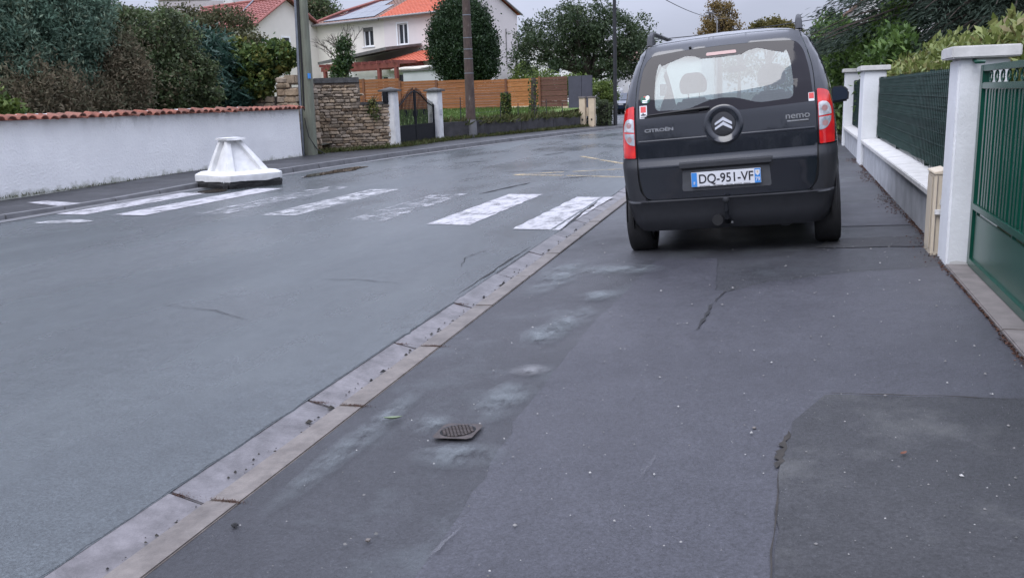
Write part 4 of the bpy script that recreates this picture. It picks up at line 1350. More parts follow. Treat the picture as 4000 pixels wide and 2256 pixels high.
# small drain cover, fallen leaves, stones
dx, dy = -1.22, 3.11
dr = thing('drain_cover', 'small round rusty drain grate in a square frame', 'drain cover', (dx, dy, zp(dx) + .006))
mb = MB()
seg = 28
def dz(x): return zp(x) + .014
ring_o = []
for k in range(seg):
    t = 2 * math.pi * k / seg
    c_, s_ = math.cos(t), math.sin(t)
    q = .082 / max(abs(c_), abs(s_))
    ring_o.append((dx + q * c_ * .98, dy + q * s_ * .98)); mb.v.append((dx + q * c_, dy + q * s_, dz(dx + q * c_)))
for k in range(seg):
    t = 2 * math.pi * k / seg
    mb.v.append((dx + .072 * math.cos(t), dy + .072 * math.sin(t), dz(dx + .072 * math.cos(t)) + .002))
mb.f += [(k, (k + 1) % seg, seg + (k + 1) % seg, seg + k) for k in range(seg)]
mb.build('frame', M['iron'], dr)
mb = MB(); mb.add([(dx + .071 * math.cos(2 * math.pi * k / seg), dy + .071 * math.sin(2 * math.pi * k / seg), dz(dx) - .001 + .004 * math.cos(2 * math.pi * k / seg)) for k in range(seg)], [tuple(range(seg))])
mb.build('dark_well', M['hole'], dr)
for i in range(-4, 5):
    for j in range(-4, 5):
        x, y = dx + i * .015 + (.0075 if j % 2 else 0), dy + j * .015
        if math.hypot(x - dx, y - dy) < .064:
            s = MB(); s.prism([(x - .0055, y - .0045), (x + .0055, y - .0045), (x + .0055, y + .0045), (x - .0055, y + .0045)], dz(x) - .003, dz(x) + .004)
            s.build('grate_stud', M['iron'], dr)
def leaf_obj(name, lab, x, y, L, W, mat, rz, curl=.012):
    mb = MB()
    prof = [0, .55, .9, 1.0, .85, .5, 0]
    for i, p in enumerate(prof):
        t = i / (len(prof) - 1)
        cx = (t - .5) * L
        for sgn in (-1, 0, 1):
            lx, ly = cx, sgn * p * W / 2
            X = x + lx * math.cos(rz) - ly * math.sin(rz); Y = y + lx * math.sin(rz) + ly * math.cos(rz)
            mb.v.append((X, Y, zp(X) + .016 + curl * (abs(sgn) * p + 1.2 * (2 * t - 1) ** 2)))
        if i:
            q = 3 * i - 3
            mb.f += [(q, q + 1, q + 4, q + 3), (q + 1, q + 2, q + 5, q + 4)]
    o = mb.build(name, mat, None, True)
    tag(o, lab, 'leaf')
leaf_obj('fallen_leaf', 'single pale green leaf curled on the old pavement strip', -1.55, 3.22, .085, .018, M['leaf_single'], .25, .010)
leaf_obj('fallen_leaf', 'orange brown fallen leaf on the rough asphalt patch', .38, 3.0, .035, .016, M['leaf_brown'], .9, .004)
def stone_obj(lab, x, y, r, mat, z):
    mb = MB(); mb.lathe([(r * .6, -r * .3), (r, 0), (r * .85, r * .45), (r * .3, r * .7)], (x, y, z + r * .3), 9)
    for i, v_ in enumerate(mb.v):
        mb.v[i] = (v_[0] + random.uniform(-r, r) * .15, v_[1] + random.uniform(-r, r) * .15, v_[2])
    o = mb.build('pebble', mat, None, True); tag(o, lab, 'pebble')
stone_obj('tan pebble lying on the pavement among scuff marks', -1.17, 2.21, .009, M['kerb_tan'], zp(-1.17) + .006)
stone_obj('pale pebble on the smooth pavement near the seam', -.10, 3.23, .007, M['kerb_tan'], zp(-.10) + .006)
stone_obj('dark pebble beside the kerb strip', -1.66, 2.25, .012, M['bitumen'], zp(-1.66) + .004)

# moss and dry grass in the gutter joints
def tufts(name, mat, spots, per, L, lab, spread):
    P_, D_, L_ = [], [], []
    for (x, y, z) in spots:
        k = per
        P_.append(np.array([x, y, z]) + rng.normal(size=(k, 3)) * np.array(spread))
        d = unit(k); d[:, 2] = np.abs(d[:, 2]) + .25
        D_.append(d / np.linalg.norm(d, axis=1, keepdims=True)); L_.append(L * (.5 + rng.random(k)))
    P_, D_, L_ = np.concatenate(P_), np.concatenate(D_), np.concatenate(L_)
    P_ += D_ * (L_ / 2)[:, None]
    o = leaf_cloud(name, mat, P_, D_, L_, L_ * .16, None)
    tag(o, lab, 'weeds', kind='stuff')
def joint(k): return -0.55 + .99 * k
sp_ = []
for k, fr, nn in ((3, .85, 1), (3, .1, 1), (4, .2, 1), (4, .9, 1), (5, .9, 1), (5, .12, 1), (6, .15, 1)):
    y = joint(k)
    sp_.append((x_left(y) + (x_right(y) - x_left(y)) * fr, y, -.012))
tufts('joint_moss', M['litter'], sp_, 300, .008, 'dry moss and grass in the gutter joints', (.035, .006, .002))
sp_ = [(interp(INNER, y) + random.uniform(.0, .22), y, .10) for y in np.arange(20.2, 36.5, .1)]
tufts('verge_weeds', M['weed'], sp_, 60, .12, 'weeds and grass growing along the foot of the far walls', (.10, .06, .01))
sp_ = [(-11.37 + random.uniform(0, .06), y, .07) for y in np.arange(9.5, 19.6, .22)]
tufts('wall_foot_grass', M['weed'], sp_, 26, .05, 'thin grass along the foot of the white roughcast wall', (.03, .07, .004))
sp_ = [(interp(LW, y) - .1 - random.uniform(0, .5), y, .5) for y in np.arange(27, 36, .06)]
tufts('wall_top_weeds', M['weed'], sp_, 30, .26, 'dry weeds growing behind the low dark wall', (.12, .06, .02))
ng = 16000
gx = rng.uniform(-19, -9.3, ng); gy = rng.uniform(26.5, 39, ng)
ok = np.array([x < interp(LW, y) - .2 for x, y in zip(gx, gy)])
gx, gy = gx[ok], gy[ok]
C = np.stack([gx, gy, np.array([z_lawn(x, y) for x, y in zip(gx, gy)]) + .04], 1)
d = unit(len(C)) * .5; d[:, 2] = 1; d /= np.linalg.norm(d, axis=1, keepdims=True)
tag(leaf_cloud('lawn_grass', M['grass'], C, d, .10, .03), 'short green lawn grass behind the low wall', 'grass', kind='stuff')


# ------------------------------------------------------------------ houses
def wall_open(O, u, s0, s1, z0, z1, opens, depth=.22, back_h=None):
    """a facade in the plane through O along u, with real openings and reveals; u horizontal unit, the wall faces n"""
    u = Vector((u[0], u[1], 0)); n = Vector((u.y, -u.x, 0))
    O = Vector(O)
    def p(s, z, d=0.0):
        q = O + u * s - n * d
        return (q.x, q.y, z)
    ss = sorted({s0, s1, *[o[0] for o in opens], *[o[1] for o in opens]})
    zs = sorted({z0, z1, *[o[2] for o in opens], *[o[3] for o in opens]})
    mb = MB()
    for a, b2 in zip(ss, ss[1:]):
        for c, d in zip(zs, zs[1:]):
            if any(o[0] <= a and b2 <= o[1] and o[2] <= c and d <= o[3] for o in opens): continue
            mb.quad(p(a, c), p(b2, c), p(b2, d), p(a, d))
    for a, b2, c, d in opens:
        mb.quad(p(a, c), p(a, d), p(a, d, depth), p(a, c, depth)); mb.quad(p(b2, d), p(b2, c), p(b2, c, depth), p(b2, d, depth))
        mb.quad(p(a, d), p(b2, d), p(b2, d, depth), p(a, d, depth)); mb.quad(p(b2, c), p(a, c), p(a, c, depth), p(b2, c, depth))
    return mb, p


def window(par, p, a, b2, c, d, depth=.16, mull=True, sill=True, fr=.07):
    """frame, panes and sill set back in an opening"""
    def bar(mb, s0, s1, z0, z1, d0, d1):
        mb.add([p(s0, z0, d1), p(s1, z0, d1), p(s1, z0, d0), p(s0, z0, d0), p(s0, z1, d1), p(s1, z1, d1), p(s1, z1, d0), p(s0, z1, d0)],
               [(0, 1, 2, 3), (7, 6, 5, 4), (3, 2, 6, 7), (2, 1, 5, 6), (1, 0, 4, 5), (0, 3, 7, 4)])
    f = MB()
    for s0, s1, z0, z1 in ((a, a + fr, c, d), (b2 - fr, b2, c, d), (a + fr, b2 - fr, d - fr, d), (a + fr, b2 - fr, c, c + fr)):
        bar(f, s0, s1, z0, z1, depth - .05, depth + .01)
    if mull:
        m_ = (a + b2) / 2; bar(f, m_ - fr * .6, m_ + fr * .6, c + fr, d - fr, depth - .048, depth + .01)
    w = f.build('window', M['pvc'], par)
    halves = ((a + fr, (a + b2) / 2 - fr * .6), ((a + b2) / 2 + fr * .6, b2 - fr)) if mull else ((a + fr, b2 - fr),)
    for s0, s1 in halves:
        g = MB(); g.quad(p(s0, c + fr, depth), p(s1, c + fr, depth), p(s1, d - fr, depth), p(s0, d - fr, depth))
        o = g.mesh('pane', M['pane'], False, base_of(par))
        link('pane', o, w)
    if sill:
        g = MB(); bar(g, a - .1, b2 + .1, c - .07, c - .003, -.07, .1)
        link('sill', g.mesh('sill', M['pvc'], False, base_of(par)), w)
    return w


def roof_courses(par, b0, b1, t0, t1, n, mat, name='tile_course', wave=.30, amp=.022, lift=.03, parent2=None):
    """a roof slope from the eave b0-b1 up to t0-t1 as separate rippled tile courses"""
    b0, b1, t0, t1 = map(Vector, (b0, b1, t0, t1))
    nrm = (b1 - b0).cross(t0 - b0 + (t1 - b1)).normalized()
    if nrm.z < 0: nrm = -nrm
    off = base_of(par)
    for k in range(n):
        a0, a1 = b0.lerp(t0, k / n), b1.lerp(t1, k / n)
        c0, c1 = b0.lerp(t0, min(1, (k + 1.12) / n)), b1.lerp(t1, min(1, (k + 1.12) / n))
        L = (a1 - a0).length
        m_ = max(2, min(120, int(L / wave * 4)))
        mb = MB()
        for q in range(m_ + 1):
            t = q / m_
            h = amp * math.cos(2 * math.pi * t * L / wave)
            lo = a0.lerp(a1, t); hi = c0.lerp(c1, t)
            mb.v += [tuple(lo + nrm * (lift * .2)), tuple(lo + nrm * (lift + h)), tuple(hi + nrm * (.004 + h * .6))]
            if q:
                e = 3 * q - 3
                mb.f += [(e, e + 3, e + 4, e + 1), (e + 1, e + 4, e + 5, e + 2)]
        o = mb.build(name, mat, par, True)


# --- two-part house with hipped solar roof on the left and a fresh orange roof on the right
HU = Vector((.9487, -.3162)); HN = Vector((HU.y, -HU.x))
HO = Vector((-32.93, 59.99, 0))
def H(s, d, z): return (HO.x + HU.x * s - HN.x * -d, HO.y + HU.y * s - HN.y * -d, z)   # d to the street
hs = thing('house', 'two-storey pale house with solar panels and a bright orange tiled roof', 'house', (HO.x, HO.y, .85))
SP = 6.55
mbw, pw = wall_open(HO, HU, 0, SP, .6, 6.95, [(4.55, 5.52, 5.16, 6.42)])
mbw.quad(H(0, 0, .6), H(0, 0, 6.95), H(0, -6.6, 6.95), H(0, -6.6, .6))
mbw.build('wall', M['cream'], hs)
window(hs, pw, 4.55, 5.52, 5.16, 6.42)
g = MB(); g.quad(pw(4.55, 6.16, .05), pw(5.52, 6.16, .05), pw(5.52, 6.42, .05), pw(4.55, 6.42, .05)); g.build('roller_blind', M['fibre'], hs)
mbw, pw = wall_open(HO, HU, SP, 12.98, .6, 6.98, [(7.78, 8.66, 5.10, 6.46), (10.9, 11.8, 5.10, 6.46)])
mbw.add([H(12.98, 0, .6), H(12.98, 0, 6.98), H(12.98, -3.3, 8.52), H(12.98, -6.6, 6.98), H(12.98, -6.6, .6)], [(0, 4, 3, 2, 1)])
mbw.quad(H(0, -6.6, .6), H(0, -6.6, 6.98), H(12.98, -6.6, 6.98), H(12.98, -6.6, .6))
mbw.build('wall', M['pink'], hs)
window(hs, pw, 7.78, 8.66, 5.10, 6.46); window(hs, pw, 10.9, 11.8, 5.10, 6.46)
for (s0, s1, c, d) in ((7.78, 8.66, 5.10, 6.46),):      # white painted surround
    g = MB()
    for a, b2, z0, z1 in ((s0 - .12, s0, c - .1, d + .1), (s1, s1 + .12, c - .1, d + .1), (s0, s1, d, d + .1)):
        g.add([H(a, .012, z0), H(b2, .012, z0), H(b2, .012, z1), H(a, .012, z1)], [(0, 1, 2, 3)])
    g.build('window_surround', M['pvc'], hs)
roof_courses(hs, H(-.3, .4, 6.93), H(SP, .4, 6.93), H(3.3, -3.3, 8.52), H(SP, -3.3, 8.52), 13, M['roof_brown'])
roof_courses(hs, H(-.3, -6.9, 6.93), H(-.3, .4, 6.93), H(3.3, -3.3, 8.52), H(3.3, -3.3, 8.52), 13, M['roof_red'])
roof_courses(hs, H(SP, .4, 6.97), H(13.25, .4, 6.97), H(SP, -3.3, 8.56), H(13.25, -3.3, 8.56), 13, M['roof_orange'])
roof_courses(hs, H(13.25, -6.9, 6.97), H(-.3, -6.9, 6.97), H(13.25, -3.3, 8.56), H(3.3, -3.3, 8.56), 13, M['roof_orange'])
g = MB(); g.tube([H(-.3, .42, 6.96), H(1.4, -1.2, 7.80), H(3.3, -3.3, 8.60)], .10, 7); g.tube([H(3.3, -3.3, 8.6), H(SP, -3.3, 8.6)], .10, 7); g.build('ridge_tiles', M['roof_red'], hs)
g = MB(); g.tube([H(SP, -3.3, 8.62), H(13.25, -3.3, 8.62)], .10, 7); g.build('ridge_tiles', M['roof_orange'], hs)
g = MB(); g.tube([H(13.2, .42, 6.98), H(13.2, -3.3, 8.58), H(13.2, -6.95, 6.98)], .07, 6); g.build('verge', M['zinc'], hs)
g = MB(); g.tube([H(-.35, .48, 6.86), H(SP - .02, .48, 6.86)], .09, 7); g.build('eaves_gutter', M['zinc'], hs)
g = MB(); g.tube([H(SP + .02, .48, 6.90), H(13.3, .48, 6.90)], .08, 7); g.build('eaves_gutter', M['zinc'], hs)
def slope(s, t, lift=.08):        # t: 0 eave .. 1 ridge on the front slope
    return H(s, .4 - 3.7 * t, 6.93 + 1.59 * t + lift)
def panel(s0, s1, t0, t1):
    g = MB(); a, b2, c, d = slope(s0, t0), slope(s1, t0), slope(s1, t1), slope(s0, t1)
    a2, b3, c2, d2 = slope(s0, t0, .03), slope(s1, t0, .03), slope(s1, t1, .03), slope(s0, t1, .03)
    g.add([a, b2, c, d, a2, b3, c2, d2], [(0, 1, 2, 3), (0, 4, 5, 1), (1, 5, 6, 2), (2, 6, 7, 3), (3, 7, 4, 0)])
    g.build('solar_panel', M['solar'], hs)
for t0, t1, sa, sb in ((.06, .34, .9, 6.0), (.345, .625, 1.9, 6.0), (.63, .91, 2.9, 5.0)):
    k = sa
    while k + 1.0 <= sb:
        panel(k + .008, k + .992, t0, t1); k += 1.0
# ground-floor extensions: grey lean-to, orange canopy roof, pergola, awning and patio doors
g = MB(); g.prism([H(4.2, 2.6, 0)[:2], H(9.70, 2.6, 0)[:2], H(9.70, .02, 0)[:2], H(4.2, .02, 0)[:2]], .6, 3.95); g.build('extension_wall', M['cream'], hs)
g = MB()
g.add([H(3.6, 3.5, 3.95), H(9.9, 3.5, 4.55), H(9.9, .05, 4.95), H(3.6, .05, 4.4), H(3.6, 3.5, 4.12), H(9.9, 3.5, 4.75), H(9.9, .05, 5.08), H(3.6, .05, 4.55)],
      [(3, 2, 1, 0), (4, 5, 6, 7), (0, 1, 5, 4), (1, 2, 6, 5), (2, 3, 7, 6), (3, 0, 4, 7)])
g.build('lean_to_roof', M['fibre'], hs)
mbw, px = wall_open(Vector(H(9.72, 2.96, 0)), HU, -5.5, 3.4, .6, 3.75, [(-3.6, -2.6, 1.2, 2.9), (-1.4, -.3, 1.0, 3.0), (.5, 2.1, 1.0, 3.1), (2.45, 3.1, 1.2, 3.0)])
mbw.quad(H(13.12, 2.96, .6), H(13.12, 2.96, 3.75), H(13.12, .02, 3.75), H(13.12, .02, .6))
mbw.build('extension_wall', M['house_white'], hs)
window(hs, px, -3.6, -2.6, 1.2, 2.9); window(hs, px, -1.4, -.3, 1.0, 3.0, sill=False); window(hs, px, .5, 2.1, 1.0, 3.1, sill=False); window(hs, px, 2.45, 3.1, 1.2, 3.0)
roof_courses(hs, H(9.2, 3.9, 3.72), H(13.6, 3.9, 3.72), H(10.0, .05, 4.62), H(13.6, .05, 4.62), 9, M['roof_orange'])
g = MB(); g.add([H(11.6, 3.3, 3.45), H(14.0, 3.3, 3.45), H(14.0, 5.0, 3.22), H(11.6, 5.0, 3.22), H(11.6, 3.3, 3.52), H(14.0, 3.3, 3.52), H(14.0, 5.0, 3.29), H(11.6, 5.0, 3.29)],
              [(3, 2, 1, 0), (4, 5, 6, 7), (0, 1, 5, 4), (1, 2, 6, 5), (2, 3, 7, 6), (3, 0, 4, 7)]); g.build('awning', M['awning'], hs)
pg = thing('pergola', 'red-brown timber pergola standing against the pale house', 'pergola', (H(9, 5, 0)[0], H(9, 5, 0)[1], .85))
def hbox(par, nm, s0, s1, d0, d1, z0, z1, mat):
    g = MB(); g.prism([H(s0, d1, 0)[:2], H(s1, d1, 0)[:2], H(s1, d0, 0)[:2], H(s0, d0, 0)[:2]], z0, z1); g.build(nm, mat, par)
for d in (3.4, 5.6):
    hbox(pg, 'beam', 6.3, 12.9, d, d + .16, 3.36, 3.62, M['pergola'])
for s in (6.5, 8.4, 11.2, 12.6):
    hbox(pg, 'post', s, s + .2, 5.58, 5.78, .6, 3.37, M['pergola'])
for k in range(11):
    s = 6.4 + k * .62
    hbox(pg, 'rafter', s, s + .09, 3.2, 6.0, 3.63, 3.80, M['pergola'])
sh = thing('annexe', 'small grey rendered annexe beside the clipped round tree', 'annexe', (H(12.1, 3, 0)[0], H(12.1, 3, 0)[1], .85))
g = MB(); g.prism([H(13.5, 6.0, 0)[:2], H(16.6, 6.0, 0)[:2], H(16.6, 3.2, 0)[:2], H(13.5, 3.2, 0)[:2]], .6, 3.05); g.build('wall', M['house_grey'], sh)
g = MB(); g.prism([H(13.4, 6.1, 0)[:2], H(16.7, 6.1, 0)[:2], H(16.7, 3.1, 0)[:2], H(13.4, 3.1, 0)[:2]], 3.06, 3.16); g.build('roof', M['fibre'], sh)
g = MB(); q = H(12.99, -4.9, 0); g.tube([(H(13.02, -5.2, 6.0)), H(13.02, -5.2, 3.6), H(13.02, -5.9, 3.2)], .03, 5); g.build('service_pipe', M['zinc'], hs)

# --- cream gabled house with a weathered red roof, left of it
g2 = thing('house', 'cream gabled house with a weathered red tiled roof', 'house', (-34.0, 56.8, .85))
gw = 2.75
gA = Vector((HO.x, HO.y)); gd = Vector((HN.x, HN.y))          # gable runs towards the street from the corner
def Gp(w, b2, z): return (gA.x + gd.x * w - HU.x * b2, gA.y + gd.y * w - HU.y * b2, z)
mb = MB()
mb.add([Gp(0, 0, .6), Gp(0, 0, 6.85), Gp(gw, 0, 8.50), Gp(2 * gw, 0, 6.85), Gp(2 * gw, 0, .6)], [(0, 1, 2, 3, 4)])
mb.quad(Gp(2 * gw, 0, .6), Gp(2 * gw, 0, 6.85), Gp(2 * gw, 9, 6.85), Gp(2 * gw, 9, .6))
mb.quad(Gp(0, 9, .6), Gp(0, 9, 6.85), Gp(0, 0, 6.85), Gp(0, 0, .6))
mb.build('wall', M['cream'], g2)
roof_courses(g2, Gp(2 * gw + .45, -.35, 6.62), Gp(2 * gw + .45, 9.4, 6.62), Gp(gw, -.35, 8.62), Gp(gw, 9.4, 8.62), 13, M['roof_red'], wave=.34, amp=.03, lift=.06)
roof_courses(g2, Gp(-.45, 9.4, 6.62), Gp(-.45, -.35, 6.62), Gp(gw, 9.4, 8.62), Gp(gw, -.35, 8.62), 13, M['roof_red'])
mb = MB(); mb.tube([Gp(gw, -.4, 8.70), Gp(gw, 9.4, 8.70)], .10, 7); mb.build('ridge_tiles', M['roof_red'], g2)
mb = MB(); mb.tube([Gp(-.45, -.38, 6.62), Gp(gw, -.38, 8.64), Gp(2 * gw + .45, -.38, 6.62)], .085, 6); mb.build('verge', M['roof_red'], g2)
mb = MB(); mb.tube([Gp(2 * gw * .87, 3.2, 7.20), Gp(gw * 1.05, 3.2, 8.72)], .06, 5); mb.build('flue_pipe', M['galv'], g2)
def gwin(w0, w1, z0, z1):
    f = MB(); 
    for a, b2, c, d in ((w0 - .1, w0, z0 - .1, z1 + .1), (w1, w1 + .1, z0 - .1, z1 + .1), (w0, w1, z1, z1 + .1), (w0, w1, z0 - .1, z0)):
        f.add([Gp(a, -.05, c), Gp(a, -.05, d), Gp(b2, -.05, d), Gp(b2, -.05, c), Gp(a, .02, c), Gp(a, .02, d), Gp(b2, .02, d), Gp(b2, .02, c)], [(0, 1, 2, 3), (4, 5, 1, 0), (7, 6, 2, 3), (1, 5, 6, 2), (0, 3, 7, 4)])
    w_ = f.build('window', M['pvc'], g2)
    q = MB(); q.quad(Gp(w0, -.012, z0), Gp(w0, -.012, z1), Gp(w1, -.012, z1), Gp(w1, -.012, z0)); link('pane', q.mesh('pane', M['pane'], False, base_of(g2)), w_)
gwin(2.7, 3.3, 5.0, 5.95)
for w_ in (0.0, gw, 2 * gw):
    pass


def simple_house(label, cx, cy, z0, w, d, h, rise, rz, wall_m, roof_m, wins=(), name='house'):
    t = thing(name, label, 'house', (cx, cy, z0), rz)
    mb = MB()
    mb.box(-w / 2, w / 2, -d / 2, d / 2, -.5, h)
    mb.add([(-w / 2, -d / 2, h), (-w / 2, d / 2, h), (-w / 2, 0, h + rise)], [(0, 2, 1)])
    mb.add([(w / 2, -d / 2, h), (w / 2, d / 2, h), (w / 2, 0, h + rise)], [(0, 1, 2)])
    mb.build('wall', wall_m, t, world=False)
    for sg in (-1, 1):
        r = MB()
        e = .35
        r.add([(-w / 2 - .25, sg * (d / 2 + e), h - rise * e / (d / 2)), (w / 2 + .25, sg * (d / 2 + e), h - rise * e / (d / 2)), (w / 2 + .25, 0, h + rise), (-w / 2 - .25, 0, h + rise),
               (-w / 2 - .25, sg * (d / 2 + e), h - rise * e / (d / 2) + .14), (w / 2 + .25, sg * (d / 2 + e), h - rise * e / (d / 2) + .14), (w / 2 + .25, 0, h + rise + .14), (-w / 2 - .25, 0, h + rise + .14)],
              [(0, 1, 2, 3), (7, 6, 5, 4), (0, 4, 5, 1), (1, 5, 6, 2), (3, 7, 4, 0)])
        r.build('roof', roof_m, t, world=False)
    for (x0, x1, za, zb2) in wins:
        f = MB(); f.box(x0, x1, -d / 2 - .05, -d / 2 + .02, za, zb2)
        wo = f.build('window', M['pvc'], t, world=False)
        q = MB(); q.box(x0 + .1, x1 - .1, -d / 2 - .058, -d / 2 - .053, za + .1, zb2 - .1)
        q.build('pane', M['pane'], wo, world=False)
    return t


simple_house('distant white house with a row of small windows on the hillside', -63.0, 88.0, 5.6, 5.5, 7, 7.2, 1.6, R(18), M['house_white'], M['roof_brown'], [(-2.4, -1.8, 5.6, 6.5), (-.4, .2, 5.7, 6.5), (.5, 1.1, 5.7, 6.5), (1.4, 2.0, 5.7, 6.5)])
simple_house('distant beige roofed house with a chimney on the hillside', -55.5, 80.0, 4.0, 9.0, 7, 5.4, 2.2, R(24), M['cream'], M['sill_stone'], [(-3, -2, 3.2, 4.6), (1.5, 2.5, 3.2, 4.6)])
ch = thing('chimney_stack', 'pale masonry chimney rising over the beige hillside roof', 'chimney', (-52.8, 79.5, 9.3))
mb = MB(); mb.box(-53.3, -52.3, 79.0, 80.0, 8.8, 11.9); mb.build('stack', M['cap_stone'], ch); mb = MB(); mb.box(-53.4, -52.2, 78.9, 80.1, 11.9, 12.1); mb.build('cap', M['sill_stone'], ch)
mb = MB()
for i in range(13):
    for j in range(7):
        x, y = -130 + 10 * i, 66 + 18 * j
        mb.v.append((x, y, 0.8 + 7.0 * max(0, min(1, (y - 66) / 50)) * max(0, min(1, (-40 - x) / 25)) - (1.2 if i == 12 or j == 0 else 0)))
        if i and j: mb.f.append(((i - 1) * 7 + j - 1, i * 7 + j - 1, i * 7 + j, (i - 1) * 7 + j))
structure('hillside', mb, M['earth'], True)
simple_house('white flat-fronted building glimpsed behind the street tree', -21.5, 88.0, 0, 10, 8, 6.2, .5, R(5), M['house_white'], M['zinc'], [(-3.8, -2.6, 3.4, 4.9), (-1, .2, 3.4, 4.9), (2, 3.2, 3.4, 4.9), (-3.8, -2.6, .8, 2.2)])
simple_house('low white building behind the parked cars', -13.5, 92.0, 0, 11, 8, 4.6, .9, R(-4), M['house_white'], M['roof_brown'], [(-4.4, -3.2, 1.0, 2.3), (-1.5, -.3, 1.0, 2.3), (1.5, 2.7, 1.0, 2.3), (-4.4, -3.2, 3.0, 4.1)])
simple_house('house with a brown roof half hidden behind the cedar', 5.6, 52.0, .2, 9, 8, 3.2, 3.0, R(76), M['house_white'], M['roof_brown'], [(-2, -1, 1.2, 2.4)])


# ------------------------------------------------------------------ vegetation
# feathery tree over the white wall
def feathery(name, label, base, ells, n_cl, per, mat, mat2, ells2, n2):
    t = thing(name, label, 'tree', base)
    mb = MB()
    pts, q, out, cc = clumps(ells, n_cl, per, (.10, .10, .13), .5)
    mb.tube([(base[0], base[1], base[2] - .1), (base[0], base[1], base[2] + 1.2)], [.16, .12], 8)
    branches(mb, (base[0], base[1], base[2] + 1.1), [tuple(c) for c in cc[rng.choice(len(cc), 26, replace=False)]], .06, .3)
    mb.build('trunk', M['bark'], t, True)
    d = unit(len(pts)) * .9 + out * .45; d[:, 2] += .35; d /= np.linalg.norm(d, axis=1, keepdims=True)
    L = .06 + .07 * rng.random(len(pts))
    leaf_cloud('crown', mat, pts, d, L, L * .30, t, rnd=q)
    pts, q, out, cc = clumps(ells2, n2, per, (.10, .10, .20), .45)
    d = unit(len(pts)) * .9 + out * .4; d[:, 2] += .3; d /= np.linalg.norm(d, axis=1, keepdims=True)
    L = .06 + .06 * rng.random(len(pts))
    leaf_cloud('dry_foliage', mat2, pts, d, L, L * .28, t, rnd=q)
    return t


feathery('tamarisk_tree', 'big feathery blue-green tree leaning over the white wall', (-13.4, 13.6, .3),
         [(-13.5, 13.0, 2.3, .8, .8, .9), (-13.2, 14.3, 2.55, .7, .7, .95), (-13.7, 12.4, 3.3, .8, .8, .8), (-13.4, 13.9, 3.5, .65, .65, .8), (-13.9, 11.7, 2.3, .8, .8, 1.0), (-13.2, 14.9, 3.1, .5, .5, .8), (-13.3, 13.4, 2.9, .6, .6, .7)], 600, 240, M['f_tam'], M['f_tam_brown'],
         [(-12.75, 13.2, 1.45, .40, 1.1, .50), (-12.7, 15.2, 1.9, .42, .42, .7), (-12.8, 14.6, 1.35, .4, .5, .4)], 170)
tree('garden_shrub', 'pale green leafy shrub peeping over the white wall beside the feathery tree', (-12.4, 11.0, .3), .6, .05, [(-12.3, 11.2, 1.5, .35, .45, .38), (-12.1, 11.75, 1.42, .25, .35, .16), (-12.3, 10.9, 1.8, .3, .3, .25)], 70, 45, (.08, .08, .05), (.10, .5), M['f_bush'], cat='shrub')
tree('garden_shrub', 'tall brownish green rounded shrub behind the white wall', (-13.6, 17.0, .3), .8, .1,
     [(-13.2, 16.8, 1.8, .7, .85, .9), (-13.4, 17.3, 2.7, .8, .9, .75), (-13.3, 16.1, 2.7, .65, .65, .75), (-12.9, 17.8, 1.8, .5, .5, .8), (-13.1, 17.3, 2.2, .6, .7, .6)], 520, 70, (.10, .10, .08), (.085, .55), M['f_brown'], cat='shrub')
def drooping(name, label, base, ells, n_cl, per, mat):
    t = thing(name, label, 'tree', base)
    mb = MB()
    pts, q, out, cc = clumps(ells, n_cl, per, (.16, .16, .10), .4)
    mb.tube([(base[0], base[1], base[2] - .1), (base[0], base[1], base[2] + 1.3)], [.12, .09], 8)
    branches(mb, (base[0], base[1], base[2] + 1.2), [tuple(c) for c in cc[rng.choice(len(cc), 20, replace=False)]], .05, .3)
    mb.build('trunk', M['bark'], t, True)
    d = unit(len(pts)); d[:, 2] = d[:, 2] * .35 - .45; d /= np.linalg.norm(d, axis=1, keepdims=True)
    L = .20 + .12 * rng.random(len(pts))
    leaf_cloud('crown', mat, pts, d, L, L * .22, t, rnd=q)
drooping('sumac_tree', 'dark blue-green tree with long drooping leaves between shrub and ivy', (-14.4, 19.0, .3),
         [(-13.8, 18.7, 1.9, .7, .8, .9), (-14.0, 19.5, 2.5, .9, .9, .7), (-14.2, 18.5, 2.7, .8, .8, .55), (-13.6, 19.7, 1.8, .6, .6, .9)], 300, 60, M['f_dark'])
tree('ivy_mass', 'dense ivy covering the ruined wall behind the white wall end', (-13.2, 20.6, .3), .8, .1,
     [(-12.9, 20.15, 2.15, .45, .5, .60), (-13.6, 20.4, 2.3, .7, .6, .65), (-12.5, 20.5, 2.5, .5, .5, .35), (-14.3, 20.6, 2.1, .6, .5, .8), (-13.8, 20.05, 1.5, .7, .25, .4)], 420, 55, (.09, .09, .07), (.11, .8), M['f_ivy'], cat='ivy', shell=.6)
tree('ivy_mass', 'small creeper hanging over the lower stone wall step', (-10.85, 22.55, 1.2), .1, .02, [(-10.86, 22.54, 1.15, .14, .10, .22)], 14, 40, (.05, .04, .06), (.05, .7), M['f_ivy'], cat='ivy')
tree('background_tree', 'olive brown hazel tree behind the dark shrubs', (-19.5, 27.0, .3), 1.5, .15,
     [(-19.5, 26.5, 3.5, 1.6, 1.6, 1.1), (-18.5, 27.6, 3.7, 1.0, 1.0, .9), (-21.5, 26.0, 3.6, 1.6, 1.6, 1.0), (-17.6, 27.0, 2.9, .9, .9, .8)], 360, 60, (.16, .16, .12), (.11, .6), M['f_hazel'])
tree('background_tree', 'green tree between the feathery tree and the hillside houses', (-21.0, 21.5, .3), 1.8, .16,
     [(-20.5, 21.0, 3.6, 1.6, 1.6, 1.0), (-19.0, 22.6, 3.4, 1.2, 1.4, .9), (-22.5, 20.0, 4.0, 1.6, 1.6, 1.2)], 380, 60, (.16, .16, .12), (.11, .6), M['f_brown'])
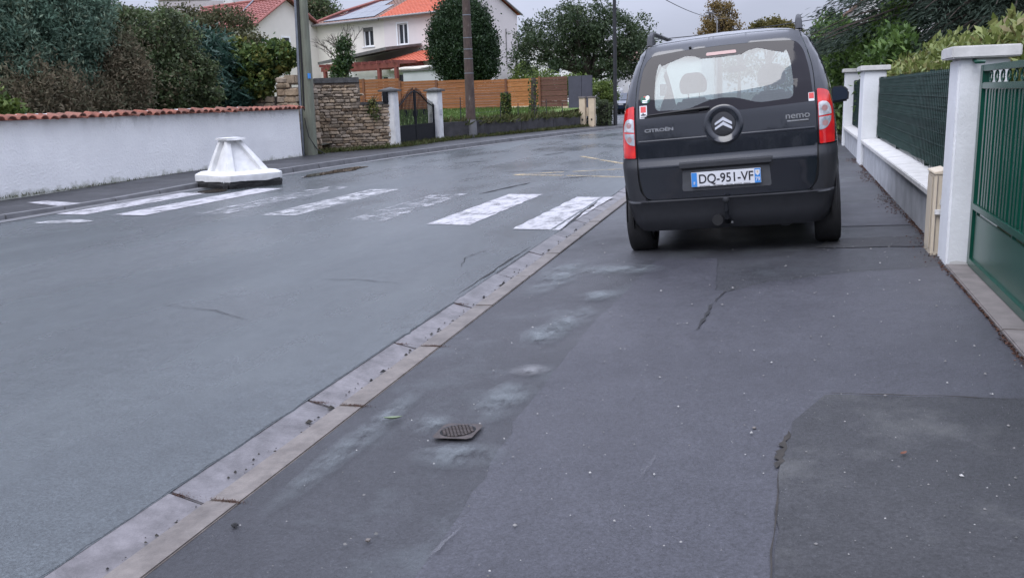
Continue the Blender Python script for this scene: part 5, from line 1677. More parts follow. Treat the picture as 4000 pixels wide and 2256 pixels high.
tree('background_tree', 'dark green tree rising behind the feathery tree', (-20.0, 16.0, .3), 2.0, .2,
     [(-20, 15.5, 4.0, 1.8, 1.8, 1.4), (-19.5, 18.2, 4.4, 1.4, 1.6, 1.0), (-19.0, 13.0, 3.6, 1.6, 1.6, 1.5)], 420, 60, (.18, .18, .14), (.12, .6), M['f_dark'])
tree('background_tree', 'dark conifer rising between the two roofs', (-41.0, 75.0, 1.5), 4.0, .3,
     [(-41, 75, 8.6, 2.0, 2.0, 2.6), (-43, 76, 9.2, 2.2, 2.2, 2.4), (-39.6, 74.5, 7.6, 1.4, 1.4, 1.6)], 260, 60, (.3, .3, .25), (.26, .5), M['f_brown'])
tree('background_tree', 'dark wooded mass on the slope above the hillside roofs', (-60, 66, 2), 4.0, .3,
     [(-55, 62, 5.5, 5, 3, 2.2), (-48, 66, 6.0, 4, 3, 2.4), (-62, 60, 5.5, 5, 3, 2.4)], 420, 60, (.4, .4, .3), (.30, .6), M['f_hazel'])
# bare thorny shrubs with ivy in front of the pale house
def bare_tree(label, x, y, z, h, spread, ivy, name='bare_tree'):
    t = thing(name, label, 'tree', (x, y, z))
    mb = MB(); P_ = []
    def grow(p, d, L, r, k):
        p = Vector(p); q = p + d * L
        mb.tube([p, p.lerp(q, .5) + Vector((random.uniform(-.05, .05), random.uniform(-.05, .05), 0)) * L, q], [r, r * .8, r * .6], 5, False)
        P_.append(q)
        if k:
            for _ in range(3):
                dd = (d + Vector((random.uniform(-1, 1), random.uniform(-1, 1), random.uniform(-.35, .8))) * spread).normalized()
                grow(q, dd, L * random.uniform(.6, .85), r * .6, k - 1)
    grow((x, y, z), Vector((0, 0, 1)), h * .33, .10, 5)
    mb.build('branches', M['bark'], t)
    if ivy:
        e = [(x, y, z + h * .35, .45, .45, h * .42), (x + .2, y, z + h * .75, .35, .35, h * .22)]
        pts, q, out, cc = clumps(e, 90, 45, (.14, .14, .14), .3)
        leaf_cloud('creeper', M['f_ivy'], pts, unit(len(pts)), .14, .10, t, rnd=q * .5)
    return t
bare_tree('bare branched tree with an ivy-clad stem in front of the pale house', -21.6, 41.5, .85, 3.9, .8, True)
bare_tree('leafless shrub below the cream gable', -25.6, 41.0, .85, 3.4, .85, False)
bare_tree('thin leafless shrub left of the cream gable window', -28.3, 42.5, .85, 3.0, .85, False)
tree('garden_shrub', 'yellowing shrub beside the old stone pier', (-13.4, 24.3, .4), .5, .06, [(-13.2, 24.2, 1.55, .55, .6, .45), (-12.8, 24.6, 1.75, .35, .4, .3)], 90, 50, (.10, .10, .07), (.08, .6), M['f_brown'], cat='shrub')
# clipped round tree in front of the house
tree('round_tree', 'dense dark clipped oval tree in front of the pinkish house', (-16.3, 45.0, .85), 1.5, .18,
     [(-16.35, 45.0, 3.95, 1.80, 1.80, 1.85), (-16.45, 45.0, 5.0, 1.45, 1.45, 1.5), (-16.0, 45.0, 3.3, 1.5, 1.5, 1.1)], 900, 75, (.17, .17, .18), (.13, .55), M['f_round'], shell=.55, updir=.5)
# spreading street tree behind the letterbox pillars
tree('street_tree', 'spreading street tree with loose airy foliage behind the slim dark pole', (-11.2, 52.0, 0.0), 2.2, .2,
     [(-13.2, 52.3, 4.7, 2.3, 2.2, 1.5), (-11.5, 52.0, 5.4, 2.2, 2.2, 1.3), (-9.9, 52.2, 4.6, 2.2, 2.0, 1.5), (-14.7, 52.0, 4.0, 1.6, 1.6, 1.2), (-8.7, 51.8, 3.7, 1.4, 1.4, 1.2), (-11.5, 51.6, 3.3, 2.6, 1.8, .8), (-9.7, 51.8, 2.8, 1.6, 1.4, .7)], 430, 62, (.22, .22, .16), (.18, .42), M['f_street'], shell=.35, droop=.25, nb=40)
tree('garden_shrub', 'bright green bush beside the pinkish house gable', (-17.6, 60.5, .85), .8, .1, [(-17.6, 60.2, 2.5, .9, .9, 1.3), (-16.9, 60.6, 1.9, .6, .6, .8)], 130, 45, (.16, .16, .14), (.14, .6), M['f_bush'], cat='shrub')
tree('garden_shrub', 'low bright green shrub behind the board fence under the street tree', (-11.6, 46.0, .6), .6, .1, [(-12.2, 46, 1.9, 1.3, .8, .7), (-10.6, 46, 1.8, 1.0, .8, .6)], 150, 45, (.14, .14, .1), (.13, .6), M['f_bush'], cat='shrub')
tree('garden_shrub', 'small green shrub over the brown hedge by the letterbox pillars', (-8.0, 39.0, .1), .6, .06, [(-7.75, 38.6, 1.45, .5, .45, .45), (-7.4, 38.4, 1.2, .25, .3, .35)], 110, 50, (.09, .09, .08), (.09, .5), M['f_bush'], cat='shrub')
hb = thing('clipped_hedge', 'clipped dark brown hedge between cream pillar and slim dark pole', 'hedge', (-7.45, 37.0, .08))
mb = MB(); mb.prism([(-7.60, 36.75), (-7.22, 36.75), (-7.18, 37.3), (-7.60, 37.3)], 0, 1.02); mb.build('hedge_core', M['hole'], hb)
n = 4200
C = np.stack([rng.uniform(-7.70, -7.12, n), rng.uniform(36.66, 37.36, n), rng.random(n) * 1.14], 1)
C[:, 2] *= np.where(C[:, 0] > -7.3, .9, 1.0)
leaf_cloud('foliage', M['f_brown'], C, unit(n), .07, .045, hb, rnd=rng.random(n) * .55)
# far trees
tree('autumn_tree', 'tall autumn tree with sparse orange leaves beyond the van roof', (-7.3, 96.0, 0.0), 5.0, .3,
     [(-7.4, 96, 8.6, 1.7, 1.7, 1.6), (-8.3, 96, 7.2, 1.2, 1.4, 1.1), (-6.2, 96, 7.3, 1.2, 1.4, 1.2), (-7.0, 96, 6.3, 1.9, 1.6, .8), (-7.2, 96, 9.6, .8, .8, .7)], 150, 40, (.24, .24, .2), (.22, .6), M['f_autumn'], shell=.3, nb=60)
tree('autumn_tree', 'low rounded olive autumn tree right of the tall autumn tree', (-3.2, 118.0, 0.0), 4.0, .3,
     [(-3.0, 118, 8.0, 2.8, 2.5, 1.7), (-1.2, 118, 7.6, 2.0, 2, 1.5), (-5.2, 118, 7.2, 1.6, 2, 1.0)], 330, 60, (.32, .32, .26), (.30, .6), M['f_olive'], shell=.4)
tree('autumn_tree', 'small pale autumn bush between two larger autumn trees', (-6.2, 112.0, 0.0), 3.5, .2, [(-5.9, 112, 6.9, 1.4, 1.2, .9)], 60, 40, (.25, .25, .2), (.22, .6), M['f_autumn'], shell=.3)
n_cl = 520
cx = np.concatenate([rng.uniform(-75, 75, n_cl)]); cz = 2.5 + 3.0 * np.abs(np.sin(cx * .13)) + rng.normal(size=n_cl) * .9
cc = np.stack([cx, 150 + rng.normal(size=n_cl) * 4, cz], 1)
pts = np.repeat(cc, 40, axis=0) + rng.normal(size=(n_cl * 40, 3)) * np.array((1.2, 1.2, .8))
pts[:, 2] = np.abs(pts[:, 2])
tag(leaf_cloud('far_woodland', M['f_street'], pts, unit(len(pts)), .55, .33), 'far line of trees closing the end of the street', 'woodland', kind='stuff')
# unseen trees added behind the viewer to darken what the van's tail reflects
n_cl = 420
cx = rng.uniform(-45, 40, n_cl)
cc = np.stack([cx, -34 + rng.normal(size=n_cl) * 4 - .012 * cx ** 2, 1.0 + 7.0 * rng.random(n_cl) * (.75 + .25 * np.sin(cx * .35))], 1)
pts = np.repeat(cc, 45, axis=0) + rng.normal(size=(n_cl * 45, 3)) * np.array((.9, .9, .6))
pts[:, 2] = np.abs(pts[:, 2])
tag(leaf_cloud('reflection_trees', M['f_round'], pts, unit(len(pts)), .5, .32), 'dark mass of unseen trees added behind the viewer for reflections', 'woodland', kind='stuff')
# right-hand hedges and cedar
def hedge(name, label, ells, n_cl, per, sig, leaf, mat, base, core=None):
    t = thing(name, label, 'hedge', base)
    mb = MB()
    for e in ells:
        mb.tube([(e[0], e[1], .1), (e[0] + .05, e[1], e[2])], [.035, .012], 5)
    mb.build('stems', M['bark'], t)
    pts, q, out, cc = clumps(ells, n_cl, per, sig, .5)
    d = unit(len(pts)) * .8 + out * .55; d[:, 2] += .35; d /= np.linalg.norm(d, axis=1, keepdims=True)
    L = leaf[0] * (.65 + .6 * rng.random(len(pts)))
    leaf_cloud('foliage', mat, pts, d, L, L * leaf[1], t, rnd=q)
    return t
e = [(1.84 + .05 * math.sin(k), 6.0 + .6 * k, 1.05, .30, .5, .70 + .05 * math.sin(1.7 * k)) for k in range(20)]
hedge('laurel_hedge', 'pale yellow-green laurel hedge behind the green screen fence', e, 1900, 34, (.07, .07, .06), (.12, .40), M['f_hedge'], (1.65, 9.5, .2))
e = [(2.3 + .12 * math.sin(2 * k), 5.6 + .75 * k, 1.15, .4, .6, .80) for k in range(14)]
hedge('laurel_hedge', 'second row of laurel hedge seen between the gate pillar and cedar', e, 800, 34, (.08, .08, .07), (.12, .40), M['f_hedge'], (2.2, 8.5, .2))
e = [(1.75, 17.6, 1.45, .35, .6, .9), (1.7, 18.8, 1.5, .4, .7, 1.0), (1.55, 20.6, 1.4, .5, .8, 1.2), (1.35, 22.0, 1.4, .55, .8, 1.3), (1.15, 23.6, 1.5, .6, .9, 1.35), (1.0, 25.2, 1.6, .65, 1, 1.45), (.95, 27.2, 1.7, .7, 1.1, 1.55), (1.0, 29.5, 1.8, .7, 1.2, 1.6), (1.9, 20.5, 2.0, .5, .8, 1.0), (2.0, 23.0, 2.1, .6, 1.0, 1.1)]
hedge('laurel_bush', 'tall glossy green laurel bushes behind the far white pillars', e, 1050, 46, (.10, .10, .09), (.14, .42), M['f_laurel'], (1.6, 19, .2))
ced = thing('cedar_tree', 'large dark cedar with drooping branches behind the laurel hedge', 'tree', (4.4, 21.0, .2))
mb = MB(); mb.tube([(4.4, 21, 0), (4.4, 21, 4), (4.35, 20.9, 10)], [.34, .27, .12], 10); mb.build('trunk', M['bark'], ced, True)
CP, CD, CQ = [], [], []
bm_ = MB()
for k in range(230):
    z0 = 2.35 + 6.4 * random.random() ** 1.6
    an = random.uniform(0, 2 * math.pi)
    L = random.uniform(2.8, 4.6) * (1.15 - z0 * .07)
    c_, s_ = math.cos(an), math.sin(an)
    pts = []
    for q in range(9):
        t = q / 8
        pts.append(Vector((4.4 + c_ * L * t, 21.0 + s_ * L * t, z0 + .35 * math.sin(t * 2.2) - .75 * t * t + .03 * random.uniform(-1, 1))))
    bm_.tube(pts, [.05 * (1 - .85 * q / 8) for q in range(9)], 5, False)
    tone = random.uniform(.1, .8)
    for q in range(2, 9):
        p = pts[q]; t = q / 8
        m_ = 78
        lat = Vector((-s_, c_, 0))
        wspan = .75 * math.sin(math.pi * min(1, t * .8 + .1)) + .1
        off = rng.normal(size=(m_, 3)) * np.array((.17, .17, .03))
        la = rng.uniform(-1, 1, m_) * wspan
        P_ = np.array(p) + off + la[:, None] * np.array(lat)
        P_[:, 2] -= np.abs(la) * .35 + rng.random(m_) * .16
        d = np.array([c_, s_, -.35]) + lat_dir(la, lat) if False else np.array([c_, s_, -.55]) + np.sign(la)[:, None] * np.array(lat) * .6 + rng.normal(size=(m_, 3)) * .3
        CP.append(P_); CD.append(d / np.linalg.norm(d, axis=1, keepdims=True)); CQ.append(np.full(m_, tone * .6 + t * .35) + rng.normal(size=m_) * .12)
bm_.build('branches', M['bark'], ced)
CP, CD, CQ = np.concatenate(CP), np.concatenate(CD), np.concatenate(CQ)
leaf_cloud('crown', M['f_cedar'], CP, CD, .11 + .1 * rng.random(len(CP)), .022, ced, rnd=CQ)


# ------------------------------------------------------------------ the parked van
van = thing('parked_van', 'dark blue-grey compact van parked on the pavement seen from behind', 'van', (-0.433, 7.06, 0.048))
van.rotation_euler = (0, -R(4.0), 0)


def lerp_tab(tab, z):
    for (z0, a0), (z1, a1) in zip(tab, tab[1:]):
        if z <= z1:
            t = max(0.0, (z - z0) / (z1 - z0))
            return a0 + (a1 - a0) * t
    return tab[-1][1]


OUT_Z = [(.20, .70), (.27, .752), (.36, .775), (.46, .795), (.60, .815), (.75, .822), (.90, .815), (1.05, .805), (1.20, .786), (1.32, .762), (1.44, .725), (1.53, .688), (1.60, .645), (1.645, .59), (1.68, .50), (1.70, .36), (1.71, .18), (1.715, 0.0)]
PROF = [(.18, .10), (.25, .05), (.30, .025), (.40, .005), (.445, -.012), (.462, -.020), (.468, .018), (.60, .016), (.715, .012), (.735, .014), (.795, .034), (.92, .040), (1.10, .060), (1.25, .10), (1.40, .155), (1.55, .215), (1.62, .25), (1.66, .29), (1.69, .345), (1.705, .40), (1.715, .46)]


def half_w(z): return lerp_tab(OUT_Z, z)


def S(x, z):
    """depth of the van's tail at (x, z): 0 at the bumper, growing forward"""
    y = lerp_tab(PROF, z)
    ax_ = abs(x)
    y += .055 * (ax_ / .8) ** 2.4
    hw = half_w(z)
    d = hw - ax_
    rr = .13
    if d < rr and z < 1.56:
        q = min(1.0, max(0.0, (rr - d) / rr))
        y += .15 * (1 - math.sqrt(max(0.0, 1 - q * q)))
    elif d < rr:
        k = max(0.0, 1 - (z - 1.56) / .1)
        q = min(1.0, max(0.0, (rr - d) / rr))
        y += .15 * k * (1 - math.sqrt(max(0.0, 1 - q * q)))
    return y


def inside(poly, x, y):
    c = False
    n = len(poly)
    for i in range(n):
        x0, y0 = poly[i]; x1, y1 = poly[(i + 1) % n]
        if (y0 > y) != (y1 > y) and x < (x1 - x0) * (y - y0) / (y1 - y0) + x0: c = not c
    return c


def densify(poly, step=.03):
    out = []
    for (x0, y0), (x1, y1) in zip(poly, poly[1:] + poly[:1]):
        n = max(1, int(math.hypot(x1 - x0, y1 - y0) / step))
        out += [(x0 + (x1 - x0) * k / n, y0 + (y1 - y0) * k / n) for k in range(n)]
    return out


def rounded(poly, r, n=5):
    """round the corners of a polygon; r a number or a list"""
    out = []
    m_ = len(poly)
    for i in range(m_):
        p = Vector(poly[i]); a = Vector(poly[i - 1]); b2 = Vector(poly[(i + 1) % m_])
        ri = r[i] if isinstance(r, (list, tuple)) else r
        if ri <= 0: out.append(tuple(p)); continue
        da, db = (a - p), (b2 - p)
        ri = min(ri, da.length * .48, db.length * .48)
        pa, pb = p + da.normalized() * ri, p + db.normalized() * ri
        for k in range(n + 1):
            t = k / n
            q = pa * (1 - t) ** 2 + p * 2 * t * (1 - t) + pb * t * t
            out.append(tuple(q))
    return out


def patch(name, outer, mat, par=van, holes=(), off=0.0, grid=.035, thick=.012, surf=S):
    outer = densify(outer)
    holes = [densify(h) for h in holes]
    pts, edges = [], []
    for lp in [outer] + holes:
        k = len(pts); n = len(lp)
        pts += [Vector(p) for p in lp]
        edges += [(k + i, k + (i + 1) % n) for i in range(n)]
    xs = [p[0] for p in outer]; zs = [p[1] for p in outer]
    def near(p):
        return any((p[0] - q[0]) ** 2 + (p[1] - q[1]) ** 2 < (grid * .35) ** 2 for lp in [outer] + holes for q in lp)
    nx = int((max(xs) - min(xs)) / grid) + 1; nz = int((max(zs) - min(zs)) / grid) + 1
    zlev = [min(zs) + grid * (j + .5) for j in range(nz)]
    for kz in (.44, .455, .464, .470, .715, .735, .765, .795, .80):
        if min(zs) < kz < max(zs): zlev.append(kz)
    for z in zlev:
        cand = [min(xs) + grid * (i + .5) for i in range(nx)]
        hw = half_w(z)
        for dd in (.005, .015, .03, .05, .08): cand += [hw - dd, -hw + dd]
        for x in cand:
            if inside(outer, x, z) and not any(inside(h, x, z) for h in holes) and not near((x, z)):
                pts.append(Vector((x, z)))
    vo, eo, fo, *_ = delaunay_2d_cdt(pts, edges, [], 0, 1e-6)
    mb = MB()
    mb.v = [(p.x, surf(p.x, p.y) - off, p.y) for p in vo]
    for f in fo:
        cx = sum(vo[i].x for i in f) / len(f); cz = sum(vo[i].y for i in f) / len(f)
        if inside(outer, cx, cz) and not any(inside(h, cx, cz) for h in holes):
            a, b2, c = (vo[i] for i in f[:3])
            cr = (b2.x - a.x) * (c.y - a.y) - (b2.y - a.y) * (c.x - a.x)
            mb.f.append(tuple(f) if cr > 0 else tuple(reversed(f)))
    # turned-in rim
    cnt = {}
    for f in mb.f:
        for a, b2 in zip(f, f[1:] + f[:1]): cnt[(a, b2)] = 1
    rim = [(a, b2) for (a, b2) in cnt if (b2, a) not in cnt]
    m_ = {}
    for a, b2 in rim:
        for q in (a, b2):
            if q not in m_:
                m_[q] = len(mb.v); p = mb.v[q]; mb.v.append((p[0] * .997, p[1] + thick, p[2]))
    mb.f += [(b2, a, m_[a], m_[b2]) for a, b2 in rim]
    return mb.build(name, mat, par, True, world=False)


def mirror(poly): return [(-x, z) for x, z in reversed(poly)]
def sym(half): return half + mirror(half)      # half listed on the +x side


outl = [(half_w(z), z) for z in np.linspace(.20, 1.60, 40)] + [(a, z) for z, a in OUT_Z if z > 1.60 and a > 0]
outline = outl + [(0, 1.715)] + mirror(outl)
gate = sym(rounded([(.02, .474), (.625, .474), (.662, .60), (.672, .795), (.672, 1.06), (.668, 1.20), (.660, 1.36), (.620, 1.52), (.588, 1.60), (.575, 1.655)], [0, .06, .1, 0, 0, 0, .1, .1, .03, 0]) + [(.45, 1.672), (.2, 1.682)])
glass_o = sym(rounded([(.125, 1.112), (.652, 1.112), (.652, 1.20), (.638, 1.36), (.598, 1.515), (.545, 1.582), (.30, 1.600)], [.02, .012, 0, .1, .05, .05, 0]) + [(.0, 1.606)])[:]
ring_arc = [(.150 * math.cos(t), 1.015 + .150 * math.sin(t)) for t in np.linspace(R(138), R(42), 9)]
gl_half = rounded([(.652, 1.112), (.652, 1.20), (.638, 1.36), (.598, 1.515), (.545, 1.582), (.30, 1.600)], [.012, 0, .1, .05, .05, 0])
glass_o = ring_arc + [(.125, 1.108)] + gl_half + [(0, 1.606)] + mirror(gl_half) + [(-.125, 1.108)]
cl_half = rounded([(.30, 1.150), (.515, 1.160), (.520, 1.28), (.505, 1.44), (.475, 1.535)], [0, .04, 0, .05, .04])
clear = [(-.16, 1.185), (-.09, 1.205), (0, 1.213), (.09, 1.205), (.16, 1.185), (.24, 1.158)] + cl_half + [(.27, 1.555), (.20, 1.545), (.15, 1.520), (0, 1.517), (-.15, 1.520), (-.20, 1.545), (-.27, 1.555)] + mirror(cl_half) + [(-.24, 1.158)]
lamp_r = rounded([(.690, .808), (.800, .812), (.806, .95), (.796, 1.09), (.770, 1.185), (.735, 1.205), (.684, 1.212), (.686, 1.10)], [.01, .01, .05, .05, .03, .03, .012, 0])
gate_gap = [(x * 1.008, z + (.004 if z > 1 else -.004)) for x, z in gate]
bump_top = rounded([(.60, .462), (.668, .53), (.681, .64), (.681, .800)], [.0, .06, .05, 0])
bumper = [(half_w(z) - .0005, z) for z in np.linspace(.22, .800, 26)] + list(reversed(bump_top)) + mirror(bump_top)[::1][::-1][::-1]
b_half = [(half_w(z) - .0005, z) for z in np.linspace(.22, .800, 26)]
inner = list(reversed(bump_top))
bumper = b_half + inner + [(-x, z) for x, z in reversed(inner)] + mirror(b_half)
body_rear_outer = [(half_w(z), z) for z in np.linspace(.803, 1.60, 30)] + [(a, z) for z, a in OUT_Z if z > 1.60 and a > 0]
top_half = body_rear_outer
cut = [p for p in gate_gap if p[0] > 0.0 and p[1] > .80]
cut = sorted(cut, key=lambda p: p[1])
rear_body = top_half + [(0, 1.715)] + mirror(top_half)
hole_gate = [(x, z) for x, z in gate_gap if z > .803]
hole_gate = [(.679, .795)] + [(x, z) for x, z in gate_gap if x > 0 and z > .803] + [(x, z) for x, z in gate_gap if x < 0 and z > .803] + [(-.679, .795)]
rb_full = [(.679, .803)] + top_half + [(0, 1.715)] + mirror(top_half) + [(-.679, .803)]
rb_poly = top_half + [(0, 1.715)] + mirror(top_half) + [(-.679, .803)] + [(x, z) for x, z in reversed([q for q in gate_gap if q[0] < 0 and q[1] > .803][::-1])][::-1][::-1]
# quarter panels and roof edge: one band round the tailgate
g_r = sorted([q for q in gate_gap if q[0] > 0.19 and q[1] > .803], key=lambda q: q[1])
band = top_half + [(0, 1.715)] + mirror(top_half) + [(-.679, .803)] + [(-x, z) for x, z in g_r] + [(x, z) for x, z in reversed(g_r)] + [(.679, .803)]
patch('rear_body', band, M['car_paint'], off=0.0)
patch('tailgate', gate, M['car_paint'], holes=[glass_o], off=.003)
tg = bpy.data.objects['tailgate']
patch('tailgate_backing', [(x * .985, z) for x, z in gate_gap if z < 1.1] , M['car_trim'], off=-.030, thick=.002) if False else None
patch('bumper', bumper, M['car_plastic'], off=.006)
# dark joint behind the panel gaps
patch('panel_joint', [(x * 1.02, z) for x, z in gate if z < 1.12], M['car_trim'], off=-.012, thick=.001)
jb = [(x * 1.012, z + .006) for x, z in glass_o]
patch('window_border', glass_o, M['frit'], holes=[clear], off=.0015, thick=.0015)
patch('rear_window', clear, M['glass'], off=.0012, thick=.001)
for sg in (1, -1):
    L_ = lamp_r if sg > 0 else mirror(lamp_r)
    lo = patch('tail_lamp', L_, M['lamp_red'], off=.010, thick=.03, grid=.02)
    cl = rounded([(.690, .905), (.745, .915), (.778, .97), (.782, 1.06), (.760, 1.11), (.715, 1.118), (.690, 1.105)], [.005, .03, .03, .03, .03, .02, .005])
    up_ = rounded([(.692, 1.010), (.781, 1.018), (.782, 1.06), (.760, 1.11), (.715, 1.118), (.692, 1.105)], [.003, .003, .02, .03, .02, .005])
    dn_ = rounded([(.692, .907), (.745, .917), (.777, .97), (.780, 1.006), (.692, 1.000)], [.003, .03, .03, .003, .003])
    if sg < 0: up_, dn_ = mirror(up_), mirror(dn_)
    for nm, pl, mt in (('reversing_lens', up_, 'lamp_clear'), ('indicator_lens', dn_, 'lamp_clear_low')):
        o = patch(nm, pl, M[mt], lo, off=.0135, thick=.003, grid=.02)
    for (cx_, cz_, rr_) in ((.735, 1.065, .022), (.735, .955, .022)):
        b_ = MB(); yy0 = S(cx_, cz_) - .0145
        b_.add([(sg * (cx_ + rr_ * math.cos(t)), S(cx_ + rr_ * math.cos(t), cz_ + rr_ * math.sin(t)) - .0150, cz_ + rr_ * math.sin(t)) for t in np.linspace(0, 2 * math.pi, 14, endpoint=False)], [tuple(range(14)) if sg > 0 else tuple(range(13, -1, -1))])
        b_.build('bulb', M['stop_lens'], lo, world=False)


def rbox(name, x0, x1, y0, y1, z0, z1, mat, par=van, bev=.008, smooth=True):
    mb = MB(); mb.box(x0, x1, y0, y1, z0, z1)
    return mb.build(name, mat, par, smooth, world=False, bev=bev)


lg = MB()
for k in range(33):
    x = -.668 + 1.336 * k / 32
    lg.v += [(x, S(x, .462) - .0065, .4615), (x, S(x, .462) + .004, .4675), (x, S(x, .47) + .035, .4690)]
    if k:
        e = 3 * k - 3
        lg.f += [(e, e + 3, e + 4, e + 1), (e + 1, e + 4, e + 5, e + 2)]
lg.build('bumper_ledge', M['car_plastic'], van, True, world=False)
# plate recess, handle strip, plate
patch('plate_recess', rounded([(-.335, .528), (.335, .528), (.325, .690), (-.325, .690)], .02), M['car_recess'], tg, off=.006, thick=.004)
hs_ = MB()
hs_.add([(-.352, S(0, .752) - .004, .752), (.352, S(0, .752) - .004, .752), (.345, -.018, .738), (-.345, -.018, .738), (.342, -.020, .705), (-.342, -.020, .705), (.34, .02, .698), (-.34, .02, .698)],
        [(0, 1, 2, 3)[::-1], (3, 2, 4, 5)[::-1], (5, 4, 6, 7)[::-1], (1, 6, 4, 2)[::-1], (0, 3, 5, 7)[::-1]])
hs_.build('handle_strip', M['car_plastic'], tg, True, world=False, bev=.004)
rbox('handle_undershade', -.33, .33, .004, .012, .690, .699, M['car_trim'], tg, 0)  # black strip painted in as the shade under the handle strip
pl = rbox('number_plate', -.26, .26, -.008, .002, .556, .668, M['plate_white'], tg, .002)
rbox('blue_band', -.258, -.216, -.0095, -.0085, .558, .666, M['plate_blue'], pl, 0)
rbox('blue_band', .214, .258, -.0095, -.0085, .558, .666, M['plate_blue'], pl, 0)


_font_cache = {}
def text(body, name, par, x, z, y, size, mat, width=None, bold=0.0, depth=.0006, align='CENTER', shear=0.0, rot_z=0.0, spacing=1.0):
    cu = bpy.data.curves.new(name, 'FONT')
    cu.body = body
    cu.size = size
    cu.align_x = align
    cu.extrude = depth
    cu.offset = bold
    cu.shear = shear
    cu.space_character = spacing
    tmp = bpy.data.objects.new(name, cu)
    COL.objects.link(tmp)
    dg = bpy.context.evaluated_depsgraph_get()
    me = bpy.data.meshes.new_from_object(tmp.evaluated_get(dg))
    bpy.data.objects.remove(tmp)
    bpy.data.curves.remove(cu)
    xs = [v_.co.x for v_ in me.vertices]
    sx = 1.0
    if width and xs: sx = width / (max(xs) - min(xs))
    for v_ in me.vertices:
        v_.co = Vector((v_.co.x * sx, -v_.co.z, v_.co.y))
    me.materials.clear(); me.materials.append(mat)
    me.name = name
    return link(name, me, par, (x, y, z), (0, 0, rot_z))


text('DQ-951-VF', 'plate_lettering', pl, 0.0, .582, -.0092, .098, M['plate_ink'], .405, .0012)
text('F', 'country_letter', pl, -.237, .575, -.0104, .030, M['plate_white'], None, .0006)
text('79', 'department_number', pl, .236, .572, -.0104, .042, M['plate_white'], .034, .0006)
sh_ = MB(); sh_.add([(.220, -.0103, .656), (.220, -.0103, .628), (.236, -.0103, .612), (.252, -.0103, .628), (.252, -.0103, .656)], [(0, 1, 2, 3, 4)]); sh_.build('coat_of_arms', M['plate_white'], pl, world=False)
sh_ = MB(); sh_.add([(.230, -.0108, .648), (.230, -.0108, .632), (.242, -.0108, .632), (.242, -.0108, .648)], [(0, 1, 2, 3)]); sh_.build('coat_of_arms', M['cream_box'], pl, world=False)
for a0, a1 in ((-.20, -.12), (-.10, -.02), (-.005, .05), (.06, .12), (.13, .18)):
    rbox('small_print', a0, a1, -.0088, -.0082, .5605, .5645, M['zinc'], pl, 0)

# lettering and badge on the tailgate
text('CITROËN', 'badge_lettering', tg, -.492, 1.003, S(.49, 1.013) - .008, .034, M['chrome'], .225, .0010, .003, rot_z=-.055)
text('nemo', 'badge_lettering', tg, .540, 1.010, S(.54, 1.02) - .008, .066, M['chrome'], .172, .0007, .003, rot_z=.06)
rbox('badge_bar', .462, .620, S(.54, .993) - .010, S(.54, .993) - .004, .985, 1.001, M['chrome'], tg, .003)
LZ = 1.015
def ring_part(name, prof, mat, par, seg=40):
    """turned part on the tailgate: prof = (radius, height towards the viewer)"""
    mb = MB()
    for r_, h_ in prof:
        for k in range(seg):
            t = 2 * math.pi * k / seg
            x, z = r_ * math.cos(t), LZ + r_ * math.sin(t)
            mb.v.append((x, lerp_tab(PROF, LZ) + (z - LZ) * .11 - h_, z))
    for i in range(len(prof) - 1):
        for k in range(seg):
            a, b2 = i * seg + k, i * seg + (k + 1) % seg
            mb.f.append((a, b2, b2 + seg, a + seg))
    mb.f.append(tuple((len(prof) - 1) * seg + k for k in range(seg)))
    return mb.build(name, mat, par, True, world=False)
bd = ring_part('badge_ring', [(.150, -.005), (.147, .010), (.135, .016), (.100, .008), (.092, .004)], M['car_paint'], tg)
ring_part('badge_disc', [(.091, .0045), (.088, .010), (.06, .0115), (.02, .012)], M['badge_disc'], bd)
for z0 in (-.005, -.040):
    cv = MB()
    w_, th, rise = .063, .024, .034
    yb = lambda z: lerp_tab(PROF, LZ) + (z) * .11 - .0135
    for sg in (-1, 1):
        q = [(0, z0 + rise + th), (sg * w_, z0 + th * .72), (sg * w_, z0), (0, z0 + rise)]
        front = [(x, yb(z) - .006, LZ + z) for x, z in q]; backp = [(x, yb(z) + .001, LZ + z) for x, z in q]
        cv.add(front + backp, [(0, 1, 2, 3) if sg < 0 else (3, 2, 1, 0), (0, 4, 5, 1), (1, 5, 6, 2), (2, 6, 7, 3), (3, 7, 4, 0)])
    cv.build('chevron', M['chrome'], bd, world=False, bev=.0015)
# third stop lamp, wiper, washer jet, stickers
patch('stop_lamp', rounded([(-.115, 1.538), (.115, 1.538), (.110, 1.562), (-.110, 1.562)], .01), M['stop_lens'], tg, off=.006, thick=.004)
wp = MB()
wp.tube([(-.10, S(.1, 1.14) - .012, 1.150), (-.14, S(.14, 1.15) - .022, 1.150), (-.30, S(.3, 1.142) - .020, 1.143), (-.585, S(.585, 1.135) - .014, 1.130)], [.012, .014, .010, .006], 6)
wo = wp.build('wiper', M['car_trim'], tg, True, world=False)
wp = MB(); wp.tube([(-.18, S(.18, 1.13) - .010, 1.128), (-.40, S(.4, 1.127) - .010, 1.124), (-.60, S(.6, 1.12) - .008, 1.118)], .006, 5); wp.build('wiper_blade', M['car_trim'], wo, world=False)
rbox('washer_jet', -.245, -.225, S(.2, 1.618) - .012, S(.2, 1.618), 1.612, 1.624, M['car_trim'], tg, .002)
patch('sticker', [(-.640, 1.112), (-.583, 1.112), (-.583, 1.210), (-.640, 1.210)], M['sticker_white'], tg, off=.004, thick=.001)
patch('sticker', [(-.632, 1.158), (-.591, 1.158), (-.591, 1.203), (-.632, 1.203)], M['sticker_red'], tg, off=.005, thick=.001)
